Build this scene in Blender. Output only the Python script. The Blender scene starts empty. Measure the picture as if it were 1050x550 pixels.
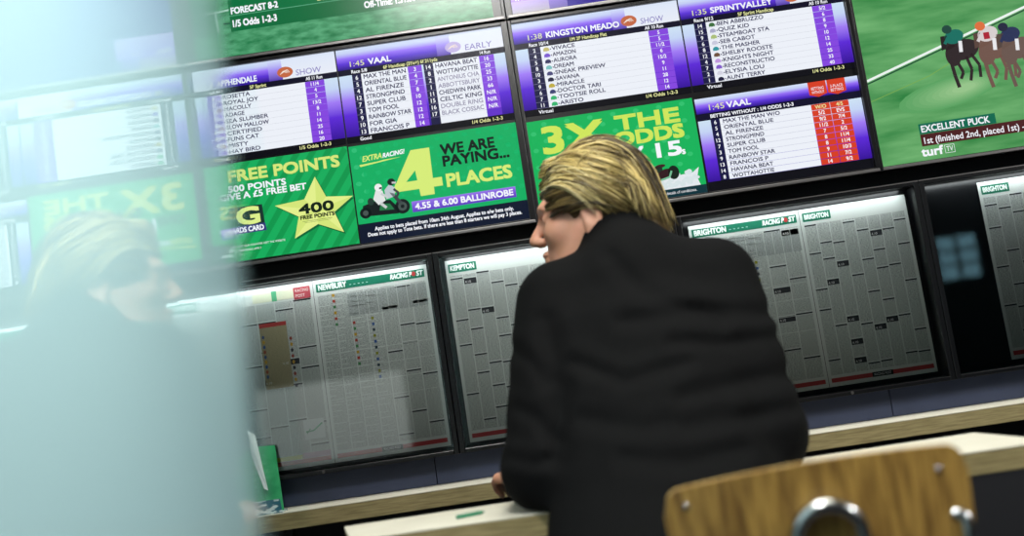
import bpy, bmesh, math, random
import numpy as np
from mathutils import Vector, Matrix

random.seed(7)
C = bpy.context.scene.collection
SC = bpy.context.scene

# ------------------------------------------------------------------ helpers
def lin(c):
    out = []
    for v in c[:3]:
        v = v / 255.0
        out.append(v / 12.92 if v <= 0.04045 else ((v + 0.055) / 1.055) ** 2.4)
    return tuple(out)

def new_mat(name):
    m = bpy.data.materials.new(name); m.use_nodes = True
    nt = m.node_tree; nt.nodes.clear()
    out = nt.nodes.new('ShaderNodeOutputMaterial')
    return m, nt, out

def principled(name, col, rough=0.5, metal=0.0, spec=0.5, noise=None, bump=None, sheen=0.0, coat=0.0):
    """noise = (second colour, scale, (sx, sy, sz), lo, hi);  bump = (scale, strength, distance)"""
    m, nt, out = new_mat(name)
    b = nt.nodes.new('ShaderNodeBsdfPrincipled')
    nt.links.new(b.outputs[0], out.inputs[0])
    b.inputs['Base Color'].default_value = (*lin(col), 1)
    b.inputs['Roughness'].default_value = rough
    b.inputs['Metallic'].default_value = metal
    b.inputs['Specular IOR Level'].default_value = spec
    b.inputs['Sheen Weight'].default_value = sheen
    b.inputs['Coat Weight'].default_value = coat
    if noise or bump:
        tc = nt.nodes.new('ShaderNodeTexCoord')
    if noise:
        c2, sc, st, lo, hi = noise
        mp = nt.nodes.new('ShaderNodeMapping'); mp.inputs['Scale'].default_value = st
        nt.links.new(tc.outputs['Object'], mp.inputs[0])
        nz = nt.nodes.new('ShaderNodeTexNoise'); nz.inputs['Scale'].default_value = sc
        nz.inputs['Detail'].default_value = 4
        nt.links.new(mp.outputs[0], nz.inputs['Vector'])
        rp = nt.nodes.new('ShaderNodeValToRGB')
        rp.color_ramp.elements[0].position = lo; rp.color_ramp.elements[0].color = (*lin(col), 1)
        rp.color_ramp.elements[1].position = hi; rp.color_ramp.elements[1].color = (*lin(c2), 1)
        nt.links.new(nz.outputs[0], rp.inputs[0]); nt.links.new(rp.outputs[0], b.inputs['Base Color'])
    if bump:
        n2 = nt.nodes.new('ShaderNodeTexNoise'); n2.inputs['Scale'].default_value = bump[0]
        n2.inputs['Detail'].default_value = 5
        nt.links.new(tc.outputs['Object'], n2.inputs['Vector'])
        bp = nt.nodes.new('ShaderNodeBump'); bp.inputs['Strength'].default_value = bump[1]
        bp.inputs['Distance'].default_value = bump[2]
        nt.links.new(n2.outputs[0], bp.inputs['Height']); nt.links.new(bp.outputs[0], b.inputs['Normal'])
    return m

def emission_mat(name, col, strength):
    m, nt, out = new_mat(name)
    e = nt.nodes.new('ShaderNodeEmission')
    e.inputs[0].default_value = (*lin(col), 1); e.inputs[1].default_value = strength
    nt.links.new(e.outputs[0], out.inputs[0])
    return m

def tag(o, label=None, cat=None, group=None, kind=None):
    if label: o['label'] = label
    if cat: o['category'] = cat
    if group: o['group'] = group
    if kind: o['kind'] = kind
    return o

def empty(name, loc, label, cat, group=None):
    o = bpy.data.objects.new(name, None); C.objects.link(o)
    o.location = loc; o.empty_display_size = 0.05
    return tag(o, label, cat, group)

def wloc(o):
    v = Vector((0, 0, 0))
    while o is not None:
        v += o.location; o = o.parent
    return v

def link_mesh(name, me, mats, parent=None, loc=None, smooth=False):
    """me is written in world coordinates; it is re-based on its parent (or on loc)"""
    base = wloc(parent) if parent is not None else Vector(loc or (0, 0, 0))
    me.transform(Matrix.Translation(-base))
    o = bpy.data.objects.new(name, me); C.objects.link(o)
    if parent is not None: o.parent = parent
    else: o.location = base
    for m in (mats if isinstance(mats, (list, tuple)) else [mats]): me.materials.append(m)
    if smooth:
        for p in me.polygons: p.use_smooth = True
    return o

def from_bm(name, bm, mats, parent=None, loc=None, smooth=False, sharp=None):
    bmesh.ops.recalc_face_normals(bm, faces=bm.faces)
    me = bpy.data.meshes.new(name); bm.to_mesh(me); bm.free()
    o = link_mesh(name, me, mats, parent, loc, smooth)
    return o

def box(bm, x0, x1, y0, y1, z0, z1, bev=0.0, seg=2):
    r = bmesh.ops.create_cube(bm, size=1.0)
    vs = r['verts']
    for v in vs:
        v.co = Vector(((x0 + x1) / 2 + v.co.x * (x1 - x0), (y0 + y1) / 2 + v.co.y * (y1 - y0), (z0 + z1) / 2 + v.co.z * (z1 - z0)))
    if bev:
        es = list({e for v in vs for e in v.link_edges})
        bmesh.ops.bevel(bm, geom=es, offset=bev, segments=seg, affect='EDGES', profile=0.5)

def box_obj(name, d, mat, parent=None, loc=None, bev=0.0):
    bm = bmesh.new(); box(bm, *d, bev=bev)
    return from_bm(name, bm, mat, parent, loc)

def tube_data(pts, radii, n=12, cap=True):
    pts = [np.array(p, float) for p in pts]
    V, Fc = [], []
    prev = None
    for i, p in enumerate(pts):
        t = pts[min(i + 1, len(pts) - 1)] - pts[max(i - 1, 0)]
        t = t / (np.linalg.norm(t) + 1e-12)
        if prev is None:
            a = np.array([0, 0, 1.0]) if abs(t[2]) < 0.9 else np.array([1.0, 0, 0])
            u = np.cross(t, a)
        else:
            u = prev - t * np.dot(prev, t)
        u /= np.linalg.norm(u); prev = u
        w = np.cross(t, u)
        r = radii[i] if hasattr(radii, '__len__') else radii
        for k in range(n):
            an = 2 * math.pi * k / n
            V.append(p + r * (math.cos(an) * u + math.sin(an) * w))
    for i in range(len(pts) - 1):
        for k in range(n):
            a, b = i * n + k, i * n + (k + 1) % n
            Fc.append((a, b, b + n, a + n))
    if cap:
        Fc.append(tuple(range(n))[::-1]); m = (len(pts) - 1) * n
        Fc.append(tuple(range(m, m + n)))
    return V, Fc

def add_tube(bm, pts, radii, n=12):
    V, Fc = tube_data(pts, radii, n)
    vs = [bm.verts.new(v) for v in V]
    for f_ in Fc: bm.faces.new([vs[i] for i in f_])

def smooth_path(ctrl, n=8):
    """Catmull-Rom through control points"""
    P_ = [np.array(p, float) for p in ctrl]
    P_ = [2 * P_[0] - P_[1]] + P_ + [2 * P_[-1] - P_[-2]]
    out = []
    for i in range(1, len(P_) - 2):
        for k in range(n):
            t = k / n
            a, b, c, d = P_[i - 1], P_[i], P_[i + 1], P_[i + 2]
            out.append(0.5 * ((2 * b) + (c - a) * t + (2 * a - 5 * b + 4 * c - d) * t * t + (3 * b - a - 3 * c + d) * t ** 3))
    out.append(P_[-2]); return out

# ------------------------------------------------------------------ camera
FPX = 1000.0; ROLL = math.radians(8.5); VH = 100.0; HC = 0.96
pt_ = math.atan(VH / FPX)
Fv = Vector((0, math.cos(pt_), math.sin(pt_)))
U0 = Vector((0, -math.sin(pt_), math.cos(pt_))); R0 = Vector((1, 0, 0))
Rv = R0 * math.cos(ROLL) - U0 * math.sin(ROLL)
Uv = R0 * math.sin(ROLL) + U0 * math.cos(ROLL)
cam = bpy.data.cameras.new('camera'); camo = bpy.data.objects.new('camera', cam); C.objects.link(camo)
M = Matrix(((Rv.x, Uv.x, -Fv.x, 0), (Rv.y, Uv.y, -Fv.y, 0), (Rv.z, Uv.z, -Fv.z, HC), (0, 0, 0, 1)))
camo.matrix_world = M
cam.sensor_fit = 'HORIZONTAL'; cam.sensor_width = 36.0; cam.lens = 36.0 * FPX / 1050.0
cam.clip_start = 0.02; cam.clip_end = 60
cam.dof.use_dof = True; cam.dof.focus_distance = 2.06; cam.dof.aperture_fstop = cam.lens / 26.0
cam.dof.aperture_blades = 0
SC.camera = camo
SC.view_settings.view_transform = 'Standard'; SC.view_settings.look = 'None'
SC.view_settings.gamma = 1.0; SC.view_settings.exposure = 0.0; SC.view_settings.use_curve_mapping = False

def P(x, y, Y):
    """point at depth Y on the sight line of a photograph position"""
    d = Fv * FPX + Rv * (x - 525) - Uv * (y - 275)
    d = d * (Y / d.y)
    return Vector((d.x, d.y, d.z + HC))

# ------------------------------------------------------------------ flat graphics (screens and print)
_tc = {}
def text_geo(s):
    if s in _tc: return _tc[s]
    cu = bpy.data.curves.new('t', 'FONT'); cu.body = s; cu.size = 1.0; cu.resolution_u = 3
    o = bpy.data.objects.new('t', cu)
    me = bpy.data.meshes.new_from_object(o)
    V = np.array([v.co[:2] for v in me.vertices]) if len(me.vertices) else np.zeros((0, 2))
    Fc = [tuple(p.vertices) for p in me.polygons]
    bpy.data.objects.remove(o); bpy.data.curves.remove(cu); bpy.data.meshes.remove(me)
    _tc[s] = (V, Fc); return _tc[s]
CAP = text_geo('H')[0][:, 1].max()

class Pic:
    """flat picture on the plane y = Y: coloured polygons in wall metres (x, z), stacked in thin layers"""
    def __init__(s, Y, step=0.00015): s.Y, s.step = Y, step; s.V, s.F, s.C = [], [], []
    def face(s, pts, cols, layer):
        n = len(s.V); y = s.Y - layer * s.step
        for p in pts: s.V.append((p[0], y, p[1]))
        s.F.append(tuple(range(n, n + len(pts))))
        s.C += cols
    def poly(s, pts, c, layer, a=0.0): s.face(pts, [(*lin(c), a)] * len(pts), layer)
    def rect(s, x0, x1, z0, z1, c, layer, a=0.0): s.poly([(x0, z0), (x1, z0), (x1, z1), (x0, z1)], c, layer, a)
    def grad(s, x0, x1, z0, z1, stops, layer):
        """vertical gradient, stops = [(t from the bottom, colour)]"""
        for (t0, c0), (t1, c1) in zip(stops, stops[1:]):
            a, b = z0 + (z1 - z0) * t0, z0 + (z1 - z0) * t1
            A, B = (*lin(c0), 0), (*lin(c1), 0)
            s.face([(x0, a), (x1, a), (x1, b), (x0, b)], [A, A, B, B], layer)
    def ell(s, cx, cz, rx, rz, c, layer, rot=0.0, n=20):
        cr, sr = math.cos(rot), math.sin(rot)
        s.poly([(cx + rx * math.cos(t) * cr - rz * math.sin(t) * sr, cz + rx * math.cos(t) * sr + rz * math.sin(t) * cr)
                for t in [2 * math.pi * k / n for k in range(n)]], c, layer)
    def line(s, pts, w, c, layer):
        for (a, b) in zip(pts, pts[1:]):
            dx, dz = b[0] - a[0], b[1] - a[1]; L = math.hypot(dx, dz) or 1
            nx, nz = -dz / L * w / 2, dx / L * w / 2
            s.poly([(a[0] - nx, a[1] - nz), (b[0] - nx, b[1] - nz), (b[0] + nx, b[1] + nz), (a[0] + nx, a[1] + nz)], c, layer)
    def text(s, txt, x, z, cap, c, layer, width=None, align='l', bold=0.0, slant=0.0, rise=0.0):
        V, Fc = text_geo(txt)
        if not len(V): return
        x0, x1 = V[:, 0].min(), V[:, 0].max()
        sz = cap / CAP; sx = (width / (x1 - x0)) if width else sz
        w = (x1 - x0) * sx
        ox = x - (w if align == 'r' else w / 2 if align == 'c' else 0)
        offs = [(0, 0)] if not bold else [(-bold, -bold), (bold, -bold), (-bold, bold), (bold, bold)]
        for k, (dx, dz) in enumerate(offs):
            n = len(s.V); y = s.Y - (layer + 0.12 * k) * s.step
            for v in V:
                lx = (v[0] - x0) * sx; lz = v[1] * sz
                s.V.append((ox + lx + lz * slant + dx, y, z + lz + lx * rise + dz))
            s.F += [tuple(i + n for i in f_) for f_ in Fc]
            s.C += [(*lin(c), 0.0)] * len(V)
    def build(s, name, mat, parent):
        me = bpy.data.meshes.new(name)
        me.from_pydata(s.V, [], s.F)
        ca = me.color_attributes.new('Col', 'FLOAT_COLOR', 'POINT')
        ca.data.foreach_set('color', np.array(s.C, dtype=np.float32).ravel())
        # all faces look towards the room (-y)
        bm = bmesh.new(); bm.from_mesh(me); bm.normal_update()
        fl = [f_ for f_ in bm.faces if f_.normal.y > 0]
        bmesh.ops.reverse_faces(bm, faces=fl); bm.to_mesh(me); bm.free()
        return link_mesh(name, me, mat, parent)

# ------------------------------------------------------------------ signed-distance modelling for soft bodies
def smin(a, b, k):
    h = np.clip(0.5 + 0.5 * (b - a) / k, 0, 1)
    return b + (a - b) * h - k * h * (1 - h)
def smax(a, b, k): return -smin(-a, -b, k)
def sd_cone(p, a, b, ra, rb):
    a = np.array(a, float); b = np.array(b, float); ab = b - a
    t = np.clip(((p - a) @ ab) / (ab @ ab), 0, 1)
    return np.linalg.norm(p - a - t[:, None] * ab, axis=1) - (ra + (rb - ra) * t)
def sd_chain(p, pts, radii, k=0.01):
    d = None
    for i in range(len(pts) - 1):
        e = sd_cone(p, pts[i], pts[i + 1], radii[i], radii[i + 1])
        d = e if d is None else smin(d, e, k)
    return d
def sd_ell(p, c, r, axes=None):
    q = p - np.array(c, float)
    if axes is not None: q = q @ np.array(axes, float).T
    r = np.array(r, float)
    k0 = np.linalg.norm(q / r, axis=1); k1 = np.linalg.norm(q / (r * r), axis=1)
    return k0 * (k0 - 1.0) / (k1 + 1e-9)

def sdf_mesh(fn, lo, hi, h):
    lo = np.array(lo, float); B = 8
    n = (np.ceil((np.array(hi, float) - lo) / h / B).astype(int)) * B
    D = np.full(tuple(n + 1), 1.0, np.float32)
    nb = n // B
    ii = np.stack(np.meshgrid(*[np.arange(k) for k in nb], indexing='ij'), -1).reshape(-1, 3)
    cen = lo + (ii * B + B / 2) * h
    dc = fn(cen)
    rad = B * h * 0.5 * 1.75 + 0.02
    loc = np.stack(np.meshgrid(*[np.arange(B + 1)] * 3, indexing='ij'), -1).reshape(-1, 3)
    for b, d in zip(ii, dc):
        sl = tuple(slice(b[k] * B, b[k] * B + B + 1) for k in range(3))
        if abs(d) > rad * 1.6:
            D[sl] = np.where(np.abs(D[sl]) < 0.99, D[sl], np.sign(d) * 1.0); continue
    act = [b for b, d in zip(ii, dc) if abs(d) <= rad * 1.6]
    CH = 60
    for k in range(0, len(act), CH):
        blk = act[k:k + CH]
        pts = np.concatenate([lo + (b * B + loc) * h for b in blk])
        v = fn(pts).astype(np.float32).reshape(len(blk), B + 1, B + 1, B + 1)
        for b, vv in zip(blk, v):
            D[b[0] * B:b[0] * B + B + 1, b[1] * B:b[1] * B + B + 1, b[2] * B:b[2] * B + B + 1] = vv
    S = D < 0
    cs = [D[i:n[0] + i, j:n[1] + j, k:n[2] + k] for i in (0, 1) for j in (0, 1) for k in (0, 1)]
    ss = sum((c < 0).astype(np.int8) for c in cs)
    cell = (ss > 0) & (ss < 8)
    idx = -np.ones(cell.shape, np.int64); cc = np.argwhere(cell); idx[cell] = np.arange(len(cc))
    corner = np.array([(i, j, k) for i in (0, 1) for j in (0, 1) for k in (0, 1)])
    val = np.stack([c[cell] for c in cs], 1)
    acc = np.zeros((len(cc), 3)); cnt = np.zeros(len(cc))
    for a in range(8):
        for b in range(a + 1, 8):
            if np.abs(corner[a] - corner[b]).sum() != 1: continue
            m = (val[:, a] < 0) != (val[:, b] < 0)
            t = val[m, a] / (val[m, a] - val[m, b])
            acc[m] += corner[a] + (corner[b] - corner[a]) * t[:, None]; cnt[m] += 1
    V = lo + (cc + acc / cnt[:, None]) * h
    Fq = []
    for ax in range(3):
        o1, o2 = [(1, 2), (2, 0), (0, 1)][ax]
        sl0 = [slice(0, None)] * 3; sl0[ax] = slice(0, -1); sl1 = [slice(0, None)] * 3; sl1[ax] = slice(1, None)
        e = S[tuple(sl0)] != S[tuple(sl1)]
        pos = np.argwhere(e)
        ok = (pos[:, o1] > 0) & (pos[:, o2] > 0) & (pos[:, o1] < n[o1]) & (pos[:, o2] < n[o2])
        pos = pos[ok]
        ins = S[tuple(pos.T)]
        q = []
        for (da, db) in ((0, 0), (1, 0), (1, 1), (0, 1)):
            pp = pos.copy(); pp[:, o1] -= da; pp[:, o2] -= db
            q.append(idx[tuple(pp.T)])
        q = np.stack(q, 1)
        q[~ins] = q[~ins][:, ::-1]
        Fq.append(q)
    Fq = np.concatenate(Fq); Fq = Fq[(Fq >= 0).all(1)]
    return V, Fq

def sdf_obj(name, fn, lo, hi, h, mat, parent):
    V, Fq = sdf_mesh(fn, lo, hi, h)
    me = bpy.data.meshes.new(name); me.from_pydata(V.tolist(), [], Fq.tolist())
    bm = bmesh.new(); bm.from_mesh(me)
    bmesh.ops.smooth_vert(bm, verts=bm.verts, factor=0.4, use_axis_x=True, use_axis_y=True, use_axis_z=True)
    bmesh.ops.recalc_face_normals(bm, faces=bm.faces); bm.to_mesh(me); bm.free()
    return link_mesh(name, me, mat, parent, smooth=True)

# ------------------------------------------------------------------ materials
def attr_screen(name):
    m, nt, out = new_mat(name)
    b = nt.nodes.new('ShaderNodeBsdfPrincipled'); a = nt.nodes.new('ShaderNodeAttribute'); a.attribute_name = 'Col'
    b.inputs['Base Color'].default_value = (0.004, 0.004, 0.005, 1); b.inputs['Roughness'].default_value = 0.18; b.inputs['Specular IOR Level'].default_value = 0.35
    b.inputs['Emission Strength'].default_value = 1.0
    nt.links.new(a.outputs['Color'], b.inputs['Emission Color']); nt.links.new(b.outputs[0], out.inputs[0])
    return m
def turf_screen(name, c1, c2, scale, st, rotz):
    m, nt, out = new_mat(name)
    b = nt.nodes.new('ShaderNodeBsdfPrincipled')
    b.inputs['Base Color'].default_value = (0.004, 0.004, 0.005, 1); b.inputs['Roughness'].default_value = 0.18; b.inputs['Specular IOR Level'].default_value = 0.35
    tc = nt.nodes.new('ShaderNodeTexCoord'); mp = nt.nodes.new('ShaderNodeMapping')
    mp.inputs['Rotation'].default_value = (0, rotz, 0); mp.inputs['Scale'].default_value = st
    nz = nt.nodes.new('ShaderNodeTexNoise'); nz.inputs['Scale'].default_value = scale; nz.inputs['Detail'].default_value = 6
    rp = nt.nodes.new('ShaderNodeValToRGB')
    rp.color_ramp.elements[0].position = 0.33; rp.color_ramp.elements[0].color = (*lin(c1), 1)
    rp.color_ramp.elements[1].position = 0.68; rp.color_ramp.elements[1].color = (*lin(c2), 1)
    for a_, b_ in ((tc.outputs['Object'], mp.inputs[0]), (mp.outputs[0], nz.inputs['Vector']), (nz.outputs[0], rp.inputs[0]),
                   (rp.outputs[0], b.inputs['Emission Color']), (b.outputs[0], out.inputs[0])): nt.links.new(a_, b_)
    b.inputs['Emission Strength'].default_value = 1.0
    return m
M_SCR = attr_screen('lit_screen')
M_TURFC = turf_screen('screen_turf_finish', (44, 128, 62), (112, 178, 112), 5.0, (1.0, 1, 5.5), math.radians(28))
M_TURFD = turf_screen('screen_turf_wide', (40, 124, 76), (92, 172, 124), 55.0, (0.6, 1, 1.6), 0.0)
M_BEZEL = principled('black_gloss_plastic', (9, 9, 12), 0.28)
M_SILVER = principled('grey_metal_trim', (120, 118, 118), 0.38, metal=0.85)
M_WALLB = principled('charcoal_wall', (23, 25, 30), 0.6, bump=(60, 0.1, 0.002))
M_NAVY = principled('navy_laminate', (44, 52, 74), 0.45, noise=((52, 60, 84), 9, (1, 1, 1), 0.3, 0.7))
M_FLOOR = principled('dark_carpet', (38, 38, 42), 0.95, noise=((52, 52, 58), 160, (1, 1, 1), 0.35, 0.65))
M_ROOM = principled('grey_paint', (96, 100, 102), 0.8)
M_CEIL = principled('pale_ceiling', (120, 120, 116), 0.9)
M_CASE = principled('black_case_frame', (7, 8, 11), 0.3)

# ------------------------------------------------------------------ the setting
YW = 2.10
def struct(name, d, mat, bev=0.0):
    return tag(box_obj(name, d, mat, loc=((d[0] + d[1]) / 2, (d[2] + d[3]) / 2, d[4]), bev=bev), kind='structure')
struct('floor', (-3.6, 5.4, -5.2, 2.2, -0.05, 0.0), M_FLOOR)
struct('wall_back', (-3.6, 5.4, YW, YW + 0.1, 0, 2.8), M_WALLB)
struct('wall_left', (-3.7, -3.6, -5.2, YW, 0, 2.8), M_ROOM)
struct('wall_right', (5.4, 5.5, -5.2, YW, 0, 2.8), M_ROOM)
struct('wall_rear', (-3.6, 5.4, -5.3, -5.2, 0, 2.8), M_ROOM)
struct('ceiling', (-3.6, 5.4, -5.2, YW, 2.8, 2.85), M_CEIL)
# navy boards under the display cases
seams = [-1.25, -0.22, 0.742, 1.70]
for i in range(len(seams) - 1):
    struct('trim_%d' % (i + 1), (seams[i] + 0.0008, seams[i + 1] - 0.0008, 2.068, YW, 0.74, 0.802), M_NAVY, bev=0.0008)

# ------------------------------------------------------------------ screen graphics
LAV = [(0, (38, 12, 128)), (0.3, (92, 52, 214)), (0.55, (150, 110, 246)), (0.78, (196, 206, 244)), (1, (214, 228, 250))]
STRIP = [(0, (52, 12, 150)), (0.35, (92, 40, 214)), (0.6, (160, 122, 244)), (0.82, (196, 212, 244)), (1, (206, 226, 244))]
NUMC, ODDC, PAPER, INK = (22, 22, 66), (132, 70, 222), (236, 240, 248), (44, 44, 84)
YEL, WHT = (228, 230, 160), (244, 246, 252)
YS = 2.060

def header(p, x0, x1, status, logo, time, title, tx, tw, sx0, sx1, lx, prob, z1=1.693):
    p.grad(x0, x1, 1.647, z1, LAV, 2)
    if status:
        wx = lx - 0.006
        p.grad(wx, x1, 1.647, z1, [(0, (232, 236, 246)), (1, (220, 230, 248))], 3)
        p.grad(wx - 0.03, wx, 1.647, z1, [(0, (84, 60, 170)), (0.5, (160, 140, 240)), (1, (214, 226, 250))], 3)
        p.ell(lx, 1.6625, 0.0175, 0.012, logo, 4)
        for k in range(3):
            p.line([(lx - 0.011 + 0.004 * k, 1.6585 + 0.002 * k), (lx - 0.003 + 0.004 * k, 1.6655 + 0.001 * k), (lx + 0.003 + 0.0035 * k, 1.6605)], 0.0016, (240, 226, 214), 5)
        p.text(status, sx0, 1.6515, 0.0125, (124, 112, 186), 4, width=sx1 - sx0, slant=0.05)
    if time: p.text(time, tx - 0.04, 1.6525, 0.0115, YEL, 4, width=0.031)
    p.text(title, tx, 1.6525, 0.0122, WHT, 4, width=tw, bold=0.0005)
    p.rect(x0, x1, 1.634, 1.647, (10, 8, 34), 2)

def small(p, x, z, t, w, c=WHT, align='l', cap=0.0072):
    p.text(t, x, z, cap, c, 4, width=w, align=align, bold=0.0002)

def race_card(tv, x0, x1, spec):
    p = Pic(YS)
    p.rect(x0, x1, 1.484, 1.694, (6, 6, 14), 1)
    header(p, x0, x1, **spec['head'])
    for t in spec['small']: small(p, *t)
    zt, zb = 1.634, 1.4985
    p.grad(x0, x1, zb, zt, STRIP, 2)
    n = spec['rows']; h = (zt - zb) / n
    for (nx0, nx1, ox0, ox1, nums, names, odds, silks) in spec['cols']:
        if nx1 > nx0: p.rect(nx0, nx1, zb, zt, NUMC, 3)
        p.rect(nx1, ox0, zb, zt, PAPER, 3)
        for i in range(n):
            z = zt - h * (i + 1)
            if i < len(names):
                p.rect(nx1, ox0, z, z + 0.0004, (190, 192, 204), 4)
                p.rect(nx0, nx1, z, z + 0.0008, (120, 118, 150), 4)
                tx = nx1 + 0.005
                if silks:
                    c = silks[i % len(silks)]
                    p.ell(nx1 + 0.0125, z + h * 0.45, 0.0062, 0.0046, c, 4)
                    p.rect(nx1 + 0.006, nx1 + 0.009, z + h * 0.15, z + h * 0.5, c, 4)
                    p.rect(nx1 + 0.016, nx1 + 0.019, z + h * 0.15, z + h * 0.5, c, 4)
                    p.rect(nx1 + 0.0205, nx1 + 0.023, z + h * 0.3, z + h * 0.5, (60, 60, 90), 4)
                    tx = nx1 + 0.0245
                grey = names[i].startswith('~'); nm = names[i].lstrip('~')
                p.text(nm, tx, z + h * 0.19, h * 0.62, (150, 148, 172) if grey else INK, 4, width=min(0.0084, (ox0 - tx - 0.005) / max(len(nm), 11)) * len(nm), bold=0.00025)
                if nx1 > nx0: p.text(nums[i], (nx0 + nx1) / 2, z + h * 0.2, h * 0.58, WHT, 5, align='c', bold=0.0002)
            p.rect(ox0, ox1, z + 0.0004, z + h - 0.0003, ODDC if i < len(odds) else (96, 44, 200), 4)
            if i < len(odds): p.text(odds[i], (ox0 + ox1) / 2, z + h * 0.22, h * 0.56, WHT, 5, align='c', bold=0.0002)
    return p.build('race_card', M_SCR, tv)

# ------------------------------------------------------------------ televisions
def television(x0, x1, z0, z1, label, b=(0.018, 0.014, 0.012, 0.008)):
    """b = bezel widths left, right, bottom, top"""
    t = empty('television', ((x0 + x1) / 2, YW, z0), label, 'television', 'televisions on the back wall')
    ix0, ix1, iz0, iz1 = x0 + b[0], x1 - b[1], z0 + b[2], z1 - b[3]
    bm = bmesh.new(); yf, yb = 2.052, 2.072
    for d in ((x0, ix0, yf, yb, z0, z1), (ix1, x1, yf, yb, z0, z1), (ix0, ix1, yf, yb, z0, iz0), (ix0, ix1, yf, yb, iz1, z1)):
        box(bm, *d, bev=0.0012)
    from_bm('bezel', bm, M_BEZEL, t)
    box_obj('back_housing', (x0 + 0.012, x1 - 0.012, 2.0635, YW, z0 + 0.012, z1 - 0.012), M_BEZEL, t)
    bm = bmesh.new(); box(bm, x0 + 0.003, x1 - 0.003, 2.0485, 2.053, z0 + 0.001, z0 + 0.0085, bev=0.0016)
    from_bm('bottom_trim', bm, M_SILVER, t)
    bm = bmesh.new(); box(bm, ix0, ix1, YS + 0.0003, 2.0636, iz0, iz1)
    s = from_bm('screen', bm, M_BEZEL, t)
    return t, s

# --- television with runners and green adverts (left of the middle row)
tA, sA = television(-0.659, 0.0675, 1.252, 1.7005, 'wall television showing the FREE POINTS star and WE ARE PAYING 4 PLACES adverts')
race_card(sA, -0.6385, -0.3135, dict(
    head=dict(status='SHOW', logo=(196, 104, 66), time='1:42', title='APPHENDALE', tx=-0.575, tw=0.087, sx0=-0.402, sx1=-0.347, lx=-0.425, prob=0),
    small=[(-0.60, 1.6372, 'Race 4/11', 0.035), (-0.505, 1.6372, '5F Sprint', 0.036, YEL), (-0.346, 1.6372, 'All 11 Run', 0.036, WHT, 'r'),
           (-0.60, 1.4875, 'Virtual', 0.03), (-0.346, 1.4875, '1/5 Odds 1-2-3', 0.068, YEL, 'r')], rows=10,
    cols=[(-0.612, -0.590, -0.385, -0.343, '3 7 1 9 5 11 2 8 10 4'.split(),
           ['ROSETTA', 'ROYAL JOY', 'MACOLLY', 'ADAGE', 'SEA SLUMBER', 'SLOW MALLOW', 'CERTIFIED', 'FUNS CAT', 'MISTY', 'HAY BIRD'],
           '11/4 4 5 13/2 8 11 14 25 16 20'.split(), [(186, 170, 226), (150, 150, 190), (206, 196, 150)])]))
race_card(sA, -0.3105, 0.0600, dict(
    head=dict(status='EARLY', logo=(190, 176, 224), time='1:45', title='VAAL', tx=-0.243, tw=0.050, sx0=-0.030, sx1=0.028, lx=-0.056, prob=0),
    small=[(-0.282, 1.6372, 'Race 5/8', 0.034), (-0.212, 1.6372, '6F Handicap (3Yo+) 6f 211yds', 0.118, YEL), (0.022, 1.6372, '14 Run', 0.022, WHT, 'r'),
           (-0.282, 1.4875, 'Good', 0.024), (0.028, 1.4875, '1/4 Odds 1-2-3', 0.066, YEL, 'r')], rows=9,
    cols=[(-0.282, -0.262, -0.160, -0.1295, '6 5 4 12 7 3 9 10 13'.split(),
           ['MAX THE MAN', 'ORIENTAL BLUE', 'AL FIRENZE', 'STRONGMIND', 'SUPER CLUB', 'TOM FOOL', 'RAINBOW STAR', 'FOR GIA', 'FRANCOIS P'],
           '3 4 7 8 10 12 12 12 14'.split(), None),
          (-0.1255, -0.1045, -0.0035, 0.0290, '14 8 2 1 11 15 16 17'.split(),
           ['HAVANA BEAT', 'WOTTAHOTTIE', '~ANTONIUS CHA', '~ABBOTTSBURY', 'CHEDWIN PARK', 'CELTIC KING', '~DOUBLE RING', '~BLACK COSSAC'],
           '16 20 25 33 66 N/R N/R N/R'.split(), None)]))

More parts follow.
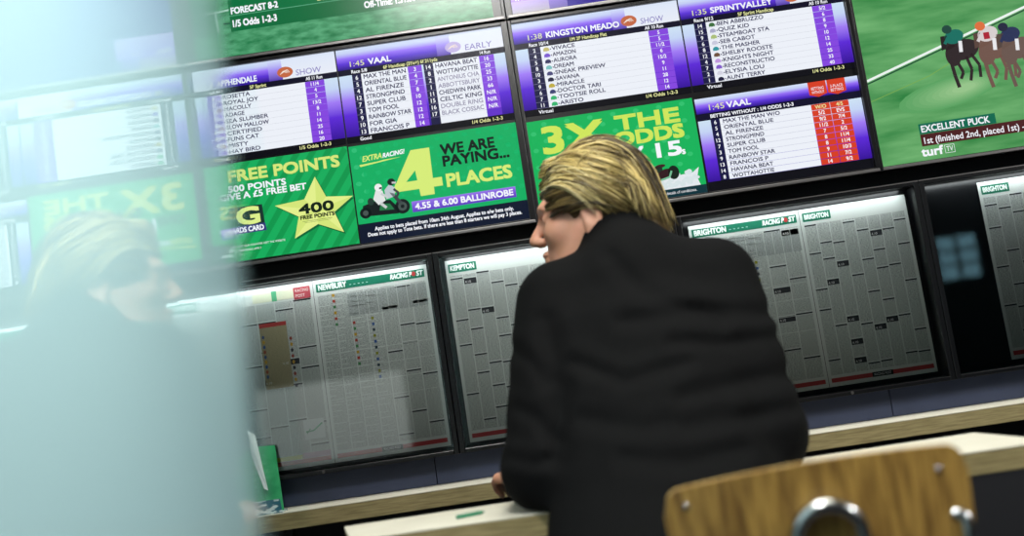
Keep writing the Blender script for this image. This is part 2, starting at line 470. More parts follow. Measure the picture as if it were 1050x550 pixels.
GRN, GRND = (22, 172, 92), (14, 150, 76)
def advert_free(s):
    p = Pic(YS); x0, x1, z0, z1 = -0.6385, -0.3135, 1.2665, 1.480
    p.rect(x0, x1, z0, z1, GRN, 1)
    # diagonal rays
    k = -0.24
    while k < 0.34:
        a, w = x0 + k, 0.016
        pts = [(a, z0), (a + w, z0), (a + w + 0.16, z1), (a + 0.16, z1)]
        pts = [(min(max(px, x0), x1), pz if x0 <= px <= x1 else z0 + (min(max(px, x0), x1) - (a + (w if q in (1, 2) else 0))) / 0.16 * (z1 - z0)) for q, (px, pz) in enumerate(pts)]
        pts = [(px, min(max(pz, z0), z1)) for px, pz in pts]
        if max(q[0] for q in pts) - min(q[0] for q in pts) > 0.004: p.poly(pts, GRND, 2)
        k += 0.036
    L = (214, 232, 124)
    p.text('FREE POINTS', -0.5735, 1.4385, 0.0235, (160, 172, 70), 4, width=0.240, bold=0.0006, rise=0.0)
    p.text('FREE POINTS', -0.5745, 1.4395, 0.0235, L, 5, width=0.240, bold=0.0012)
    p.text('500 POINTS', -0.5785, 1.4170, 0.0130, WHT, 4, width=0.125, bold=0.0006)
    p.text('GIVE A £5 FREE BET', -0.598, 1.4005, 0.0130, WHT, 4, width=0.187, bold=0.0006)
    cx, cz = -0.3985, 1.3535
    tips = [(-0.390, 1.424), (-0.3145, 1.3705), (-0.343, 1.2955), (-0.449, 1.2975), (-0.483, 1.374)]
    cx = sum(t[0] for t in tips) / 5; cz = sum(t[1] for t in tips) / 5
    star = []
    for i in range(5):
        a, b = tips[i], tips[(i + 1) % 5]
        m = ((a[0] + b[0]) / 2, (a[1] + b[1]) / 2)
        star += [a, (cx + (m[0] - cx) * 0.56, cz + (m[1] - cz) * 0.56)]
    for i in range(10): p.poly([(cx + 0.003, cz - 0.004), (star[i][0] + 0.003, star[i][1] - 0.004), (star[(i + 1) % 10][0] + 0.003, star[(i + 1) % 10][1] - 0.004)], (10, 104, 56), 5)
    for i in range(10): p.poly([(cx, cz), star[i], star[(i + 1) % 10]], (226, 240, 140) if i % 2 else (212, 230, 122), 6)
    p.text('400', -0.4325, 1.3475, 0.0200, (16, 34, 20), 7, width=0.074, bold=0.0012)
    p.text('FREE POINTS', -0.4315, 1.3355, 0.0078, (16, 34, 20), 7, width=0.073, bold=0.0005)
    p.rect(-0.428, -0.364, 1.3302, 1.3310, (60, 90, 40), 7); p.rect(-0.424, -0.368, 1.3272, 1.3278, (90, 120, 60), 7)
    # loyalty card
    p.poly([(-0.606, 1.327), (-0.508, 1.325), (-0.510, 1.382), (-0.580, 1.383)], (24, 52, 46), 4)
    p.text('G', -0.566, 1.3445, 0.034, (226, 240, 140), 6, width=0.047, bold=0.002)
    p.poly([(-0.612, 1.3245), (-0.506, 1.3245), (-0.508, 1.3415), (-0.606, 1.3415)], (54, 60, 120), 5)
    p.text('REWARDS CARD', -0.606, 1.3275, 0.0105, WHT, 7, width=0.094, bold=0.0005)
    p.text('GREAT DEALS AT OUR COUNTER VISIT THE WEBSITE', -0.604, 1.2960, 0.0042, WHT, 5, width=0.134)
    p.text('TERMS AND CONDITIONS APPLY', -0.612, 1.2865, 0.0042, WHT, 5, width=0.09)
    return p.build('advert', M_SCR, s)
advert_free(sA)

def dots(p, x0, x1, z0, z1, c, step=0.030):
    r = 0; z = z0 + 0.012
    while z < z1 - 0.006:
        x = x0 + 0.012 + (step / 2 if r % 2 else 0)
        while x < x1 - 0.008:
            p.ell(x, z, 0.0062, 0.0050, c, 2, n=10); x += step
        z += 0.0185; r += 1

def advert_places(s):
    p = Pic(YS); x0, x1, z0, z1 = -0.3105, 0.0600, 1.2645, 1.4775
    p.rect(x0, x1, z0, z1, (12, 22, 44), 1)
    p.rect(x0, x1, 1.3065, z1, (18, 174, 98), 2); dots(p, x0, x1, 1.308, z1, (58, 192, 124))
    L = (214, 236, 120)
    # the big 4
    p.poly([(-0.1785, 1.4505), (-0.1380, 1.4505), (-0.1400, 1.3480), (-0.1700, 1.3480)], L, 4)
    p.poly([(-0.2300, 1.3640), (-0.1200, 1.3640), (-0.1200, 1.3830), (-0.2200, 1.3830)], L, 5)
    p.poly([(-0.2300, 1.3640), (-0.2050, 1.3750), (-0.1600, 1.4200), (-0.1680, 1.4505), (-0.1785, 1.4505)], L, 5)
    p.text('WE ARE', -0.1145, 1.4305, 0.0215, (16, 30, 26), 5, width=0.116, bold=0.0011)
    p.text('PAYING...', -0.1125, 1.4050, 0.0215, (16, 30, 26), 5, width=0.142, bold=0.0011)
    p.text('PLACES', -0.1100, 1.3600, 0.0265, L, 5, width=0.139, bold=0.0014)
    p.grad(-0.192, 0.0325, 1.3155, 1.3390, [(0, (92, 62, 190)), (0.5, (120, 84, 214)), (1, (150, 116, 232))], 5)
    p.text('4.55 & 6.00 BALLINROBE', -0.185, 1.3210, 0.0125, WHT, 6, width=0.211, bold=0.0006)
    p.text('EXTRA', -0.284, 1.4405, 0.0115, L, 5, width=0.042, bold=0.0004, slant=0.2, rise=0.06)
    p.text('RACING!', -0.2395, 1.4430, 0.0095, WHT, 5, width=0.046, bold=0.0004, slant=0.2, rise=0.06)
    p.poly([(-0.292, 1.4345), (-0.200, 1.4395), (-0.240, 1.4385), (-0.290, 1.4300)], L, 5)
    p.text('Applies to bets placed from 10am 24th August. Applies to e/w bets only.', -0.277, 1.2890, 0.0078, WHT, 5, width=0.299, bold=0.0003)
    p.text('Does not apply to Tote bets. If there are less than 8 starters we will pay 3 places.', -0.293, 1.2780, 0.0078, WHT, 5, width=0.331, bold=0.0003)
    # sidecar motorcycle and its two riders
    D, G, W = (20, 30, 30), (70, 84, 80), (226, 228, 228)
    p.ell(-0.2120, 1.3320, 0.0160, 0.0160, D, 6); p.ell(-0.2120, 1.3320, 0.0095, 0.0095, G, 7); p.ell(-0.2120, 1.3320, 0.004, 0.004, D, 8)
    p.ell(-0.2920, 1.3290, 0.0125, 0.0120, D, 6); p.ell(-0.2920, 1.3290, 0.006, 0.006, G, 7)
    p.poly([(-0.300, 1.322), (-0.222, 1.318), (-0.220, 1.330), (-0.236, 1.350), (-0.268, 1.352), (-0.296, 1.345)], D, 6)
    p.poly([(-0.262, 1.330), (-0.230, 1.328), (-0.238, 1.342), (-0.258, 1.344)], (34, 120, 70), 7)
    p.poly([(-0.236, 1.366), (-0.226, 1.362), (-0.205, 1.334), (-0.214, 1.330)], (60, 66, 70), 7)
    p.poly([(-0.262, 1.342), (-0.272, 1.356), (-0.264, 1.376), (-0.250, 1.372), (-0.246, 1.350)], W, 7)
    p.ell(-0.2580, 1.3800, 0.0082, 0.0082, (238, 240, 240), 8); p.poly([(-0.256, 1.380), (-0.250, 1.380), (-0.251, 1.376), (-0.257, 1.376)], D, 9)
    p.poly([(-0.244, 1.352), (-0.246, 1.372), (-0.234, 1.384), (-0.222, 1.374), (-0.226, 1.356)], (190, 200, 206), 7)
    p.ell(-0.2290, 1.3880, 0.0085, 0.0075, (26, 34, 34), 8); p.poly([(-0.228, 1.388), (-0.218, 1.387), (-0.220, 1.383), (-0.228, 1.384)], (200, 200, 200), 9)
    p.line([(-0.226, 1.372), (-0.216, 1.362), (-0.222, 1.354)], 0.005, (60, 66, 70), 8)
    p.line([(-0.254, 1.366), (-0.240, 1.356)], 0.005, (200, 206, 206), 8)
    p.line([(-0.258, 1.346), (-0.246, 1.334)], 0.006, (200, 206, 206), 8)
    p.ell(-0.2780, 1.3520, 0.0070, 0.0080, (38, 60, 52), 7)
    return p.build('advert', M_SCR, s)
advert_places(sA)

# --- television to its right
tB, sB = television(0.0685, 0.8065, 1.252, 1.7005, 'wall television showing the 3X THE ODDS advert and KINGSTON MEADO runners', b=(0.0075, 0.0095, 0.012, 0.008))
SILK = [(196, 186, 110), (120, 82, 206), (44, 44, 92), (120, 190, 190), (70, 70, 120), (30, 30, 60), (190, 170, 60), (54, 60, 110), (50, 180, 110), (50, 180, 110)]
race_card(sB, 0.0765, 0.4395, dict(
    head=dict(status='SHOW', logo=(196, 104, 66), time='1:38', title='KINGSTON MEADO', tx=0.148, tw=0.160, sx0=0.355, sx1=0.405, lx=0.330, prob=0),
    small=[(0.108, 1.6372, 'Race 10/14', 0.042), (0.198, 1.6372, '1M 2F Handicap Flat', 0.080, YEL), (0.402, 1.6372, 'All 10 Run', 0.040, WHT, 'r'),
           (0.107, 1.4875, 'Virtual', 0.031), (0.409, 1.4875, '1/4 Odds 1-2-3', 0.068, YEL, 'r')], rows=10,
    cols=[(0.104, 0.131, 0.368, 0.411, '2 4 5 8 10 3 9 6 7 11'.split(),
           ['VIVACE', 'AMAZON', 'AURORA', 'DREAM', 'SNEAK PREVIEW', 'SAVANA', 'MIRACLE', 'DOCTOR TARI', 'TOOTSIE ROLL', 'ARISTO'],
           '5 5 11/2 6 15/2 9 11 28 12 14'.split(), SILK)]))
race_card(sB, 0.4425, 0.7960, dict(
    head=dict(status='SHOW', logo=(196, 104, 66), time='1:35', title='SPRINTVALLEY', tx=0.509, tw=0.135, sx0=0.713, sx1=0.762, lx=0.688, prob=0),
    small=[(0.470, 1.6372, 'Race 9/12', 0.042), (0.566, 1.6372, '5F Sprint Handicap', 0.078, YEL), (0.762, 1.6372, 'All 10 Run', 0.040, WHT, 'r'),
           (0.474, 1.4875, 'Virtual', 0.031), (0.772, 1.4875, '1/4 Odds 1-2-3', 0.068, YEL, 'r')], rows=10,
    cols=[(0.468, 0.494, 0.727, 0.770, '14 15 9 6 8 12 4 7 2 1'.split(),
           ['BEN ABBRUZZO', 'QUIZ KID', 'STEAMBOAT STA', 'SEB CABOT', 'THE MASHER', 'SHELBY ROOSTE', 'KNIGHTS NIGHT', 'RECONSTRUCTIO', 'ELYSIA LOU', 'AUNT TERRY'],
           '5/2 6 8 9 10 12 14 25 33 40'.split(), [(60, 110, 60), (170, 170, 200), (170, 190, 120), (200, 200, 220), (50, 150, 160), (110, 80, 60), (190, 150, 220), (130, 90, 200), (210, 210, 225), (30, 30, 60)])]))

def advert_odds(s):
    p = Pic(YS); x0, x1, z0, z1 = 0.0765, 0.4370, 1.2645, 1.4730
    p.rect(x0, x1, z0, z1, (20, 178, 90), 1); dots(p, x0, x1, 1.285, z1, (48, 192, 110), 0.05)
    p.rect(x0, x1, z0, 1.2830, (10, 50, 58), 3)
    L = (206, 230, 92)
    p.text('3X', 0.1075, 1.3985, 0.055, (90, 140, 40), 4, width=0.132, bold=0.001)
    p.text('3X', 0.1065, 1.3995, 0.055, L, 5, width=0.132, bold=0.0026)
    p.text('THE', 0.2670, 1.4260, 0.0295, (100, 150, 40), 4, width=0.137, bold=0.001)
    p.text('THE', 0.2660, 1.4270, 0.0295, L, 5, width=0.137, bold=0.0020)
    p.text('ODDS', 0.2600, 1.3930, 0.0270, L, 5, width=0.147, bold=0.0020)
    p.text('ON', 0.1990, 1.3930, 0.0200, (16, 40, 24), 5, width=0.045, bold=0.0010)
    p.text('ONE', 0.1050, 1.3680, 0.0180, (12, 96, 54), 5, width=0.062, bold=0.0010)
    p.text('LUCKY', 0.1700, 1.3545, 0.0290, WHT, 5, width=0.146, bold=0.0014)
    p.text('15', 0.3440, 1.3555, 0.0290, WHT, 5, width=0.052, bold=0.0016); p.text('s', 0.3975, 1.3545, 0.0145, WHT, 5, bold=0.0006)
    p.text('EXTRA', 0.0960, 1.3210, 0.0125, L, 5, width=0.045, bold=0.0005, slant=0.2, rise=0.06)
    p.text('RACING!', 0.1440, 1.3235, 0.0105, WHT, 5, width=0.050, bold=0.0004, slant=0.2, rise=0.06)
    p.poly([(0.088, 1.3145), (0.185, 1.3195), (0.140, 1.3185), (0.090, 1.3100)], L, 5)
    # racers in spray
    p.poly([(0.245, 1.283), (0.425, 1.283), (0.420, 1.300), (0.427, 1.322), (0.412, 1.312), (0.380, 1.310), (0.340, 1.312), (0.320, 1.300), (0.290, 1.302), (0.262, 1.298)], (226, 232, 236), 4)
    rnd = random.Random(3)
    for k in range(46): p.ell(0.26 + rnd.random() * 0.165, 1.289 + rnd.random() * 0.026, 0.004 + 0.004 * rnd.random(), 0.003 + 0.003 * rnd.random(), (214, 226, 228), 5, n=8)
    for cx, cz, rx, rz, c, ro in ((0.352, 1.316, 0.020, 0.011, (50, 26, 28), 0.3), (0.372, 1.318, 0.012, 0.015, (22, 34, 26), 0), (0.338, 1.328, 0.012, 0.007, (30, 50, 40), 0.2),
                               (0.330, 1.307, 0.013, 0.009, (40, 70, 50), 0.2), (0.345, 1.335, 0.012, 0.004, (60, 30, 34), 0.1), (0.320, 1.312, 0.008, 0.007, (80, 40, 40), 0)):
        p.ell(cx, cz, rx, rz, c, 6, ro)
    p.line([(0.343, 1.305), (0.362, 1.309), (0.368, 1.322)], 0.004, (120, 190, 150), 7)
    p.poly([(0.308, 1.288), (0.320, 1.286), (0.326, 1.294), (0.318, 1.308), (0.309, 1.297)], (34, 190, 110), 7)
    p.text('Terms apply. Please ask in shop or see notice for full details of conditions.', 0.180, 1.2715, 0.0060, WHT, 5, width=0.235)
    return p.build('advert', M_SCR, s)
advert_odds(sB)

def betting_card(s):
    p = Pic(YS); x0, x1 = 0.4415, 0.7960
    p.rect(x0, x1, 1.2645, 1.4690, (6, 6, 14), 1)
    p.grad(x0, x1, 1.4345, 1.4680, LAV, 2)
    p.text('1:45', 0.470, 1.4405, 0.0120, YEL, 4, width=0.033); p.text('VAAL', 0.508, 1.4405, 0.0125, WHT, 4, width=0.052, bold=0.0005)
    R = (214, 62, 34)
    for a, b, t1, t2 in ((0.6875, 0.7265, 'BETTING', 'WITHOUT'), (0.7285, 0.7680, '3-PLACE', 'BETTING')):
        m = (a + b) / 2
        p.poly([(a, 1.4680), (a, 1.4400), (m, 1.4340), (b, 1.4400), (b, 1.4680)], R, 4)
        p.text(t1, m, 1.4500, 0.0062, WHT, 5, width=0.027, align='c'); p.text(t2, m, 1.4415, 0.0062, WHT, 5, width=0.027, align='c')
    p.rect(x0, x1, 1.4190, 1.4335, (12, 10, 40), 3)
    p.text('BETTING WITHOUT : 1/4 ODDS 1-2-3', 0.470, 1.4232, 0.0072, WHT, 4, width=0.180, bold=0.0003)
    zt, zb, n = 1.4190, 1.2855, 10; h = (zt - zb) / n
    p.grad(x0, x1, zb, zt, STRIP, 2)
    p.rect(0.4685, 0.4880, zb, zt, NUMC, 3); p.rect(0.4880, 0.6860, zb, zt, PAPER, 3)
    names = ['MAX THE MAN W/O', 'ORIENTAL BLUE', 'AL FIRENZE', 'STRONGMIND', 'SUPER CLUB', 'TOM FOOL', 'RAINBOW STAR', 'FRANCOIS P', 'HAVANA BEAT', 'WOTTAHOTTIE']
    nums = '6 5 4 12 7 3 9 13 14 8'.split(); a_ = 'W/O 5/2 9/2 11/2 7 8 8 9 11 14'.split(); b_ = '4/5 EVS 7/4 2 5/2 11/4 11/4 10/3 7/2 9/2'.split()
    for i in range(n):
        z = zt - h * (i + 1)
        p.rect(0.488, 0.686, z, z + 0.0005, (170, 172, 196) if i < 6 else (96, 84, 190), 4)
        p.text(names[i], 0.495, z + h * 0.2, h * 0.60, INK, 4, width=0.0088 * len(names[i]) * 0.93, bold=0.00025)
        p.text(nums[i], 0.478, z + h * 0.2, h * 0.58, WHT, 5, align='c', bold=0.0002)
        for x_, xx, t in ((0.6865, 0.7265, a_[i]), (0.7275, 0.7675, b_[i])):
            p.rect(x_, xx, z + 0.0006, z + h - 0.0003, R, 4)
            p.text(t, (x_ + xx) / 2, z + h * 0.22, h * 0.58, YEL if i == 0 else WHT, 5, align='c', bold=0.0002)
    return p.build('betting_card', M_SCR, s)
betting_card(sB)

# --- television with the finish of a race
tC, sC = television(0.8075, 1.5475, 1.252, 1.7005, 'wall television showing racehorses on green turf and EXCELLENT PUCK caption', b=(0.005, 0.0095, 0.010, 0.008))
def finish_picture(s):
    x0, x1, z0, z1 = 0.8125, 1.538, 1.2625, 1.6925
    bm = bmesh.new(); vs = [bm.verts.new(v) for v in ((x0, YS, z0), (x1, YS, z0), (x1, YS, z1), (x0, YS, z1))]; bm.faces.new(vs)
    from_bm('turf_picture', bm, M_TURFC, s)
    p = Pic(YS)
    def clip(x): return min(max(x, x0), x1)
    def sl(x, xa, za, xb, zb): return za + (zb - za) * (x - xa) / (xb - xa)
    # pale track sweep and worn patch, part of the broadcast picture
    for k in range(9): p.ell(0.985 + 0.004 * k, 1.402 + 0.0006 * k, 0.115 - 0.011 * k, 0.032 - 0.003 * k, tuple(int(a_ + (b_ - a_) * (k + 1) / 9) for a_, b_ in zip((84, 158, 92), (150, 196, 138))), 1 + 0.1 * k, 0.16)
    p.line([(x0, sl(x0, 0.812, 1.4445, 1.179, 1.5565)), (x1, sl(x1, 0.812, 1.4445, 1.179, 1.5565))], 0.0030, (24, 74, 50), 2)
    p.line([(x0, sl(x0, 0.812, 1.451, 1.179, 1.563)), (x1, sl(x1, 0.812, 1.451, 1.179, 1.563))], 0.0052, (236, 244, 240), 3)
    p.line([(x0, 1.405), (0.95, 1.444), (1.06, 1.492)], 0.0016, (120, 170, 80), 2)
    def horse(cx, cz, body, jac, cap, sc=1.0, turn=0.0):
        k = sc
        p.ell(cx + 0.022 * k, cz - 0.004 * k, 0.030 * k, 0.020 * k, body, 4, 0.2)          # barrel and quarters
        p.ell(cx, cz - 0.012 * k, 0.015 * k, 0.022 * k, body, 5)                            # chest
        p.poly([(cx - 0.012 * k, cz - 0.002 * k), (cx + 0.010 * k, cz + 0.006 * k), (cx - 0.006 * k, cz + 0.028 * k), (cx - 0.018 * k, cz + 0.026 * k)], body, 5)   # neck
        p.poly([(cx - 0.018 * k, cz + 0.028 * k), (cx - 0.004 * k, cz + 0.028 * k), (cx - 0.012 * k, cz + 0.002 * k), (cx - 0.020 * k, cz + 0.000 * k)], tuple(int(c * 0.8) for c in body), 6)  # head
        p.line([(cx - 0.006 * k, cz - 0.028 * k), (cx - 0.004 * k, cz - 0.052 * k), (cx + 0.000 * k, cz - 0.076 * k)], 0.007 * k, body, 4)
        p.line([(cx + 0.006 * k, cz - 0.028 * k), (cx + 0.013 * k, cz - 0.048 * k), (cx + 0.006 * k, cz - 0.060 * k)], 0.006 * k, body, 4)
        p.line([(cx + 0.034 * k, cz - 0.014 * k), (cx + 0.046 * k, cz - 0.038 * k), (cx + 0.044 * k, cz - 0.062 * k)], 0.006 * k, body, 4)
        p.line([(cx + 0.024 * k, cz - 0.018 * k), (cx + 0.030 * k, cz - 0.044 * k), (cx + 0.024 * k, cz - 0.066 * k)], 0.006 * k, body, 4)
        p.ell(cx + 0.008 * k, cz + 0.024 * k, 0.019 * k, 0.014 * k, jac, 6, 0.25)           # jockey crouched
        p.ell(cx - 0.003 * k, cz + 0.040 * k, 0.0095 * k, 0.0085 * k, cap, 7)
        p.line([(cx - 0.002 * k, cz + 0.026 * k), (cx - 0.012 * k, cz + 0.012 * k)], 0.006 * k, jac, 7)
        p.line([(cx + 0.018 * k, cz + 0.014 * k), (cx + 0.016 * k, cz - 0.008 * k)], 0.007 * k, (232, 232, 236), 7)
    horse(1.008, 1.494, (46, 36, 38), (20, 110, 96), (30, 70, 60), 1.12)
    horse(1.080, 1.488, (112, 84, 74), (214, 206, 206), (220, 110, 60), 1.18)
    p.rect(1.080, 1.093, 1.505, 1.520, (170, 30, 50), 8)
    horse(1.128, 1.480, (104, 84, 76), (36, 46, 84), (30, 34, 60), 1.15)
    horse(1.195, 1.500, (84, 66, 60), (170, 206, 200), (200, 220, 220), 1.0)
    p.poly([(0.9045, 1.320), (1.070, 1.320), (1.070, 1.3425), (0.9045, 1.3425)], (10, 104, 78), 8)
    p.text('EXCELLENT PUCK', 0.9095, 1.3240, 0.0138, WHT, 9, width=0.147, bold=0.0004)
    p.rect(0.9045, 1.300, 1.2935, 1.3195, (74, 30, 30), 8)
    p.text('1st (finished 2nd, placed 1st) - Newmarket 1.10', 0.9110, 1.2985, 0.0135, WHT, 9, width=0.345, bold=0.0002)
    p.text('turf', 0.9010, 1.2725, 0.0175, WHT, 9, width=0.046, bold=0.0009)
    for d in ((0.951, 0.972, 1.2720, 1.2728), (0.951, 0.972, 1.2893, 1.2901), (0.951, 0.9518, 1.2720, 1.2901), (0.9712, 0.972, 1.2720, 1.2901)): p.rect(*d, WHT, 9)
    p.text('TV', 0.9615, 1.2755, 0.0110, WHT, 9, width=0.014, align='c')
    p.build('caption_graphics', M_SCR, s)
finish_picture(sC)

# --- upper row
tD, sD = television(-0.659, 0.0675, 1.7025, 2.151, 'upper wall television showing green turf with the FORECAST 8-2 caption', b=(0.020, 0.0075, 0.0105, 0.008))
def forecast_picture(s):
    x0, x1, z0, z1 = -0.638, 0.0415, 1.7135, 2.142
    bm = bmesh.new(); vs = [bm.verts.new(v) for v in ((x0, YS, z0), (x1, YS, z0), (x1, YS, z1), (x0, YS, z1))]; bm.faces.new(vs)
    from_bm('turf_picture', bm, M_TURFD, s)
    p = Pic(YS)
    p.line([(x0, 1.8120), (-0.528, 1.8200)], 0.004, (176, 214, 196), 2)
    p.line([(-0.545, 1.790), (0.0415, 1.770)], 0.0028, (12, 70, 50), 1)
    for k in range(9):
        x = x0 + 0.012 + k * 0.066
        p.line([(x, 1.815 if x < -0.53 else 1.792), (x + 0.002, 1.773)], 0.0036, (176, 214, 196), 2)
    p.rect(-0.530, 0.0415, 1.8060, 1.8420, (8, 112, 62), 3); p.rect(-0.530, 0.0415, 1.7700, 1.8050, (10, 106, 58), 3)
    p.rect(-0.530, 0.0415, 1.8046, 1.8062, (90, 170, 130), 4)
    p.text('FORECAST 8-2', -0.525, 1.8095, 0.0140, WHT, 5, width=0.103, bold=0.0007)
    p.text('21.70', -0.335, 1.8110, 0.0130, YEL, 5, width=0.040, bold=0.0003); p.text('TRICAST', -0.275, 1.8110, 0.0130, WHT, 5, width=0.06, bold=0.0003)
    p.text('1/5 Odds 1-2-3', -0.524, 1.7800, 0.0145, WHT, 5, width=0.096, bold=0.0007)
    p.text('Off-Time: 1:31:00', -0.234, 1.7785, 0.0140, WHT, 5, width=0.112, bold=0.0006)
    p.build('caption_graphics', M_SCR, s)
forecast_picture(sD)
tE, sE = television(0.0685, 0.8065, 1.7025, 2.151, 'upper wall television showing a purple card headed VAAL', b=(0.0145, 0.0095, 0.0105, 0.008))
def vaal_picture(s):
    p = Pic(YS); x0, x1, z0, z1 = 0.0835, 0.796, 1.7135, 2.142
    p.grad(x0, x1, z0, z1, [(0, (40, 16, 148)), (0.5, (58, 20, 170)), (1, (120, 90, 230))], 1)
    p.grad(x0, 0.165, z0, 1.742, [(0, (176, 174, 186)), (1, (170, 140, 226))], 2)
    p.grad(0.165, 0.205, z0, 1.742, [(0, (110, 100, 170)), (1, (140, 104, 226))], 2)
    p.grad(x0, 0.215, 1.742, 1.790, [(0, (150, 104, 232)), (1, (186, 160, 240))], 2)
    p.text('VAAL', 0.0900, 1.7445, 0.0110, WHT, 4, width=0.036, bold=0.0004)
    p.text('1/4', 0.160, 1.7475, 0.0090, WHT, 4, width=0.020)
    p.build('race_card', M_SCR, s)
vaal_picture(sE)

# ------------------------------------------------------------------ printed newspapers in glazed cases
def print_mat():
    m, nt, out = new_mat('newsprint')
    b = nt.nodes.new('ShaderNodeBsdfPrincipled'); b.inputs['Roughness'].default_value = 0.85; b.inputs['Specular IOR Level'].default_value = 0.2
    a = nt.nodes.new('ShaderNodeAttribute'); a.attribute_name = 'Col'
    tc = nt.nodes.new('ShaderNodeTexCoord'); mp = nt.nodes.new('ShaderNodeMapping'); mp.inputs['Scale'].default_value = (330, 1, 900)
    nz = nt.nodes.new('ShaderNodeTexNoise'); nz.inputs['Scale'].default_value = 1.0; nz.inputs['Detail'].default_value = 2
    rp = nt.nodes.new('ShaderNodeValToRGB')
    rp.color_ramp.elements[0].position = 0.36; rp.color_ramp.elements[0].color = (0.38, 0.38, 0.38, 1)
    rp.color_ramp.elements[1].position = 0.60; rp.color_ramp.elements[1].color = (1, 1, 1, 1)
    mul = nt.nodes.new('ShaderNodeMix'); mul.data_type = 'RGBA'; mul.blend_type = 'MULTIPLY'
    for x_, y_ in ((tc.outputs['Object'], mp.inputs[0]), (mp.outputs[0], nz.inputs['Vector']), (nz.outputs[0], rp.inputs[0]),
                   (a.outputs['Alpha'], mul.inputs['Factor']), (a.outputs['Color'], mul.inputs[6]), (rp.outputs[0], mul.inputs[7]),
                   (mul.outputs[2], b.inputs['Base Color']), (b.outputs[0], out.inputs[0])): nt.links.new(x_, y_)
    return m
M_PRINT = print_mat()
M_GLASS = None
def glass_sheet(name, gl=0.05, tint=(0.97, 0.985, 0.98)):
    m, nt, out = new_mat(name)
    t = nt.nodes.new('ShaderNodeBsdfTransparent'); t.inputs[0].default_value = (*tint, 1)
    g = nt.nodes.new('ShaderNodeBsdfGlossy'); g.inputs['Roughness'].default_value = 0.01
    f = nt.nodes.new('ShaderNodeFresnel'); f.inputs[0].default_value = 1.5
    mx = nt.nodes.new('ShaderNodeMixShader')
    nt.links.new(f.outputs[0], mx.inputs[0]); nt.links.new(t.outputs[0], mx.inputs[1]); nt.links.new(g.outputs[0], mx.inputs[2])
    nt.links.new(mx.outputs[0], out.inputs[0]); return m
M_GLASS = glass_sheet('clear_cover_glass')
YP = 2.066
PAP = (206, 212, 208)

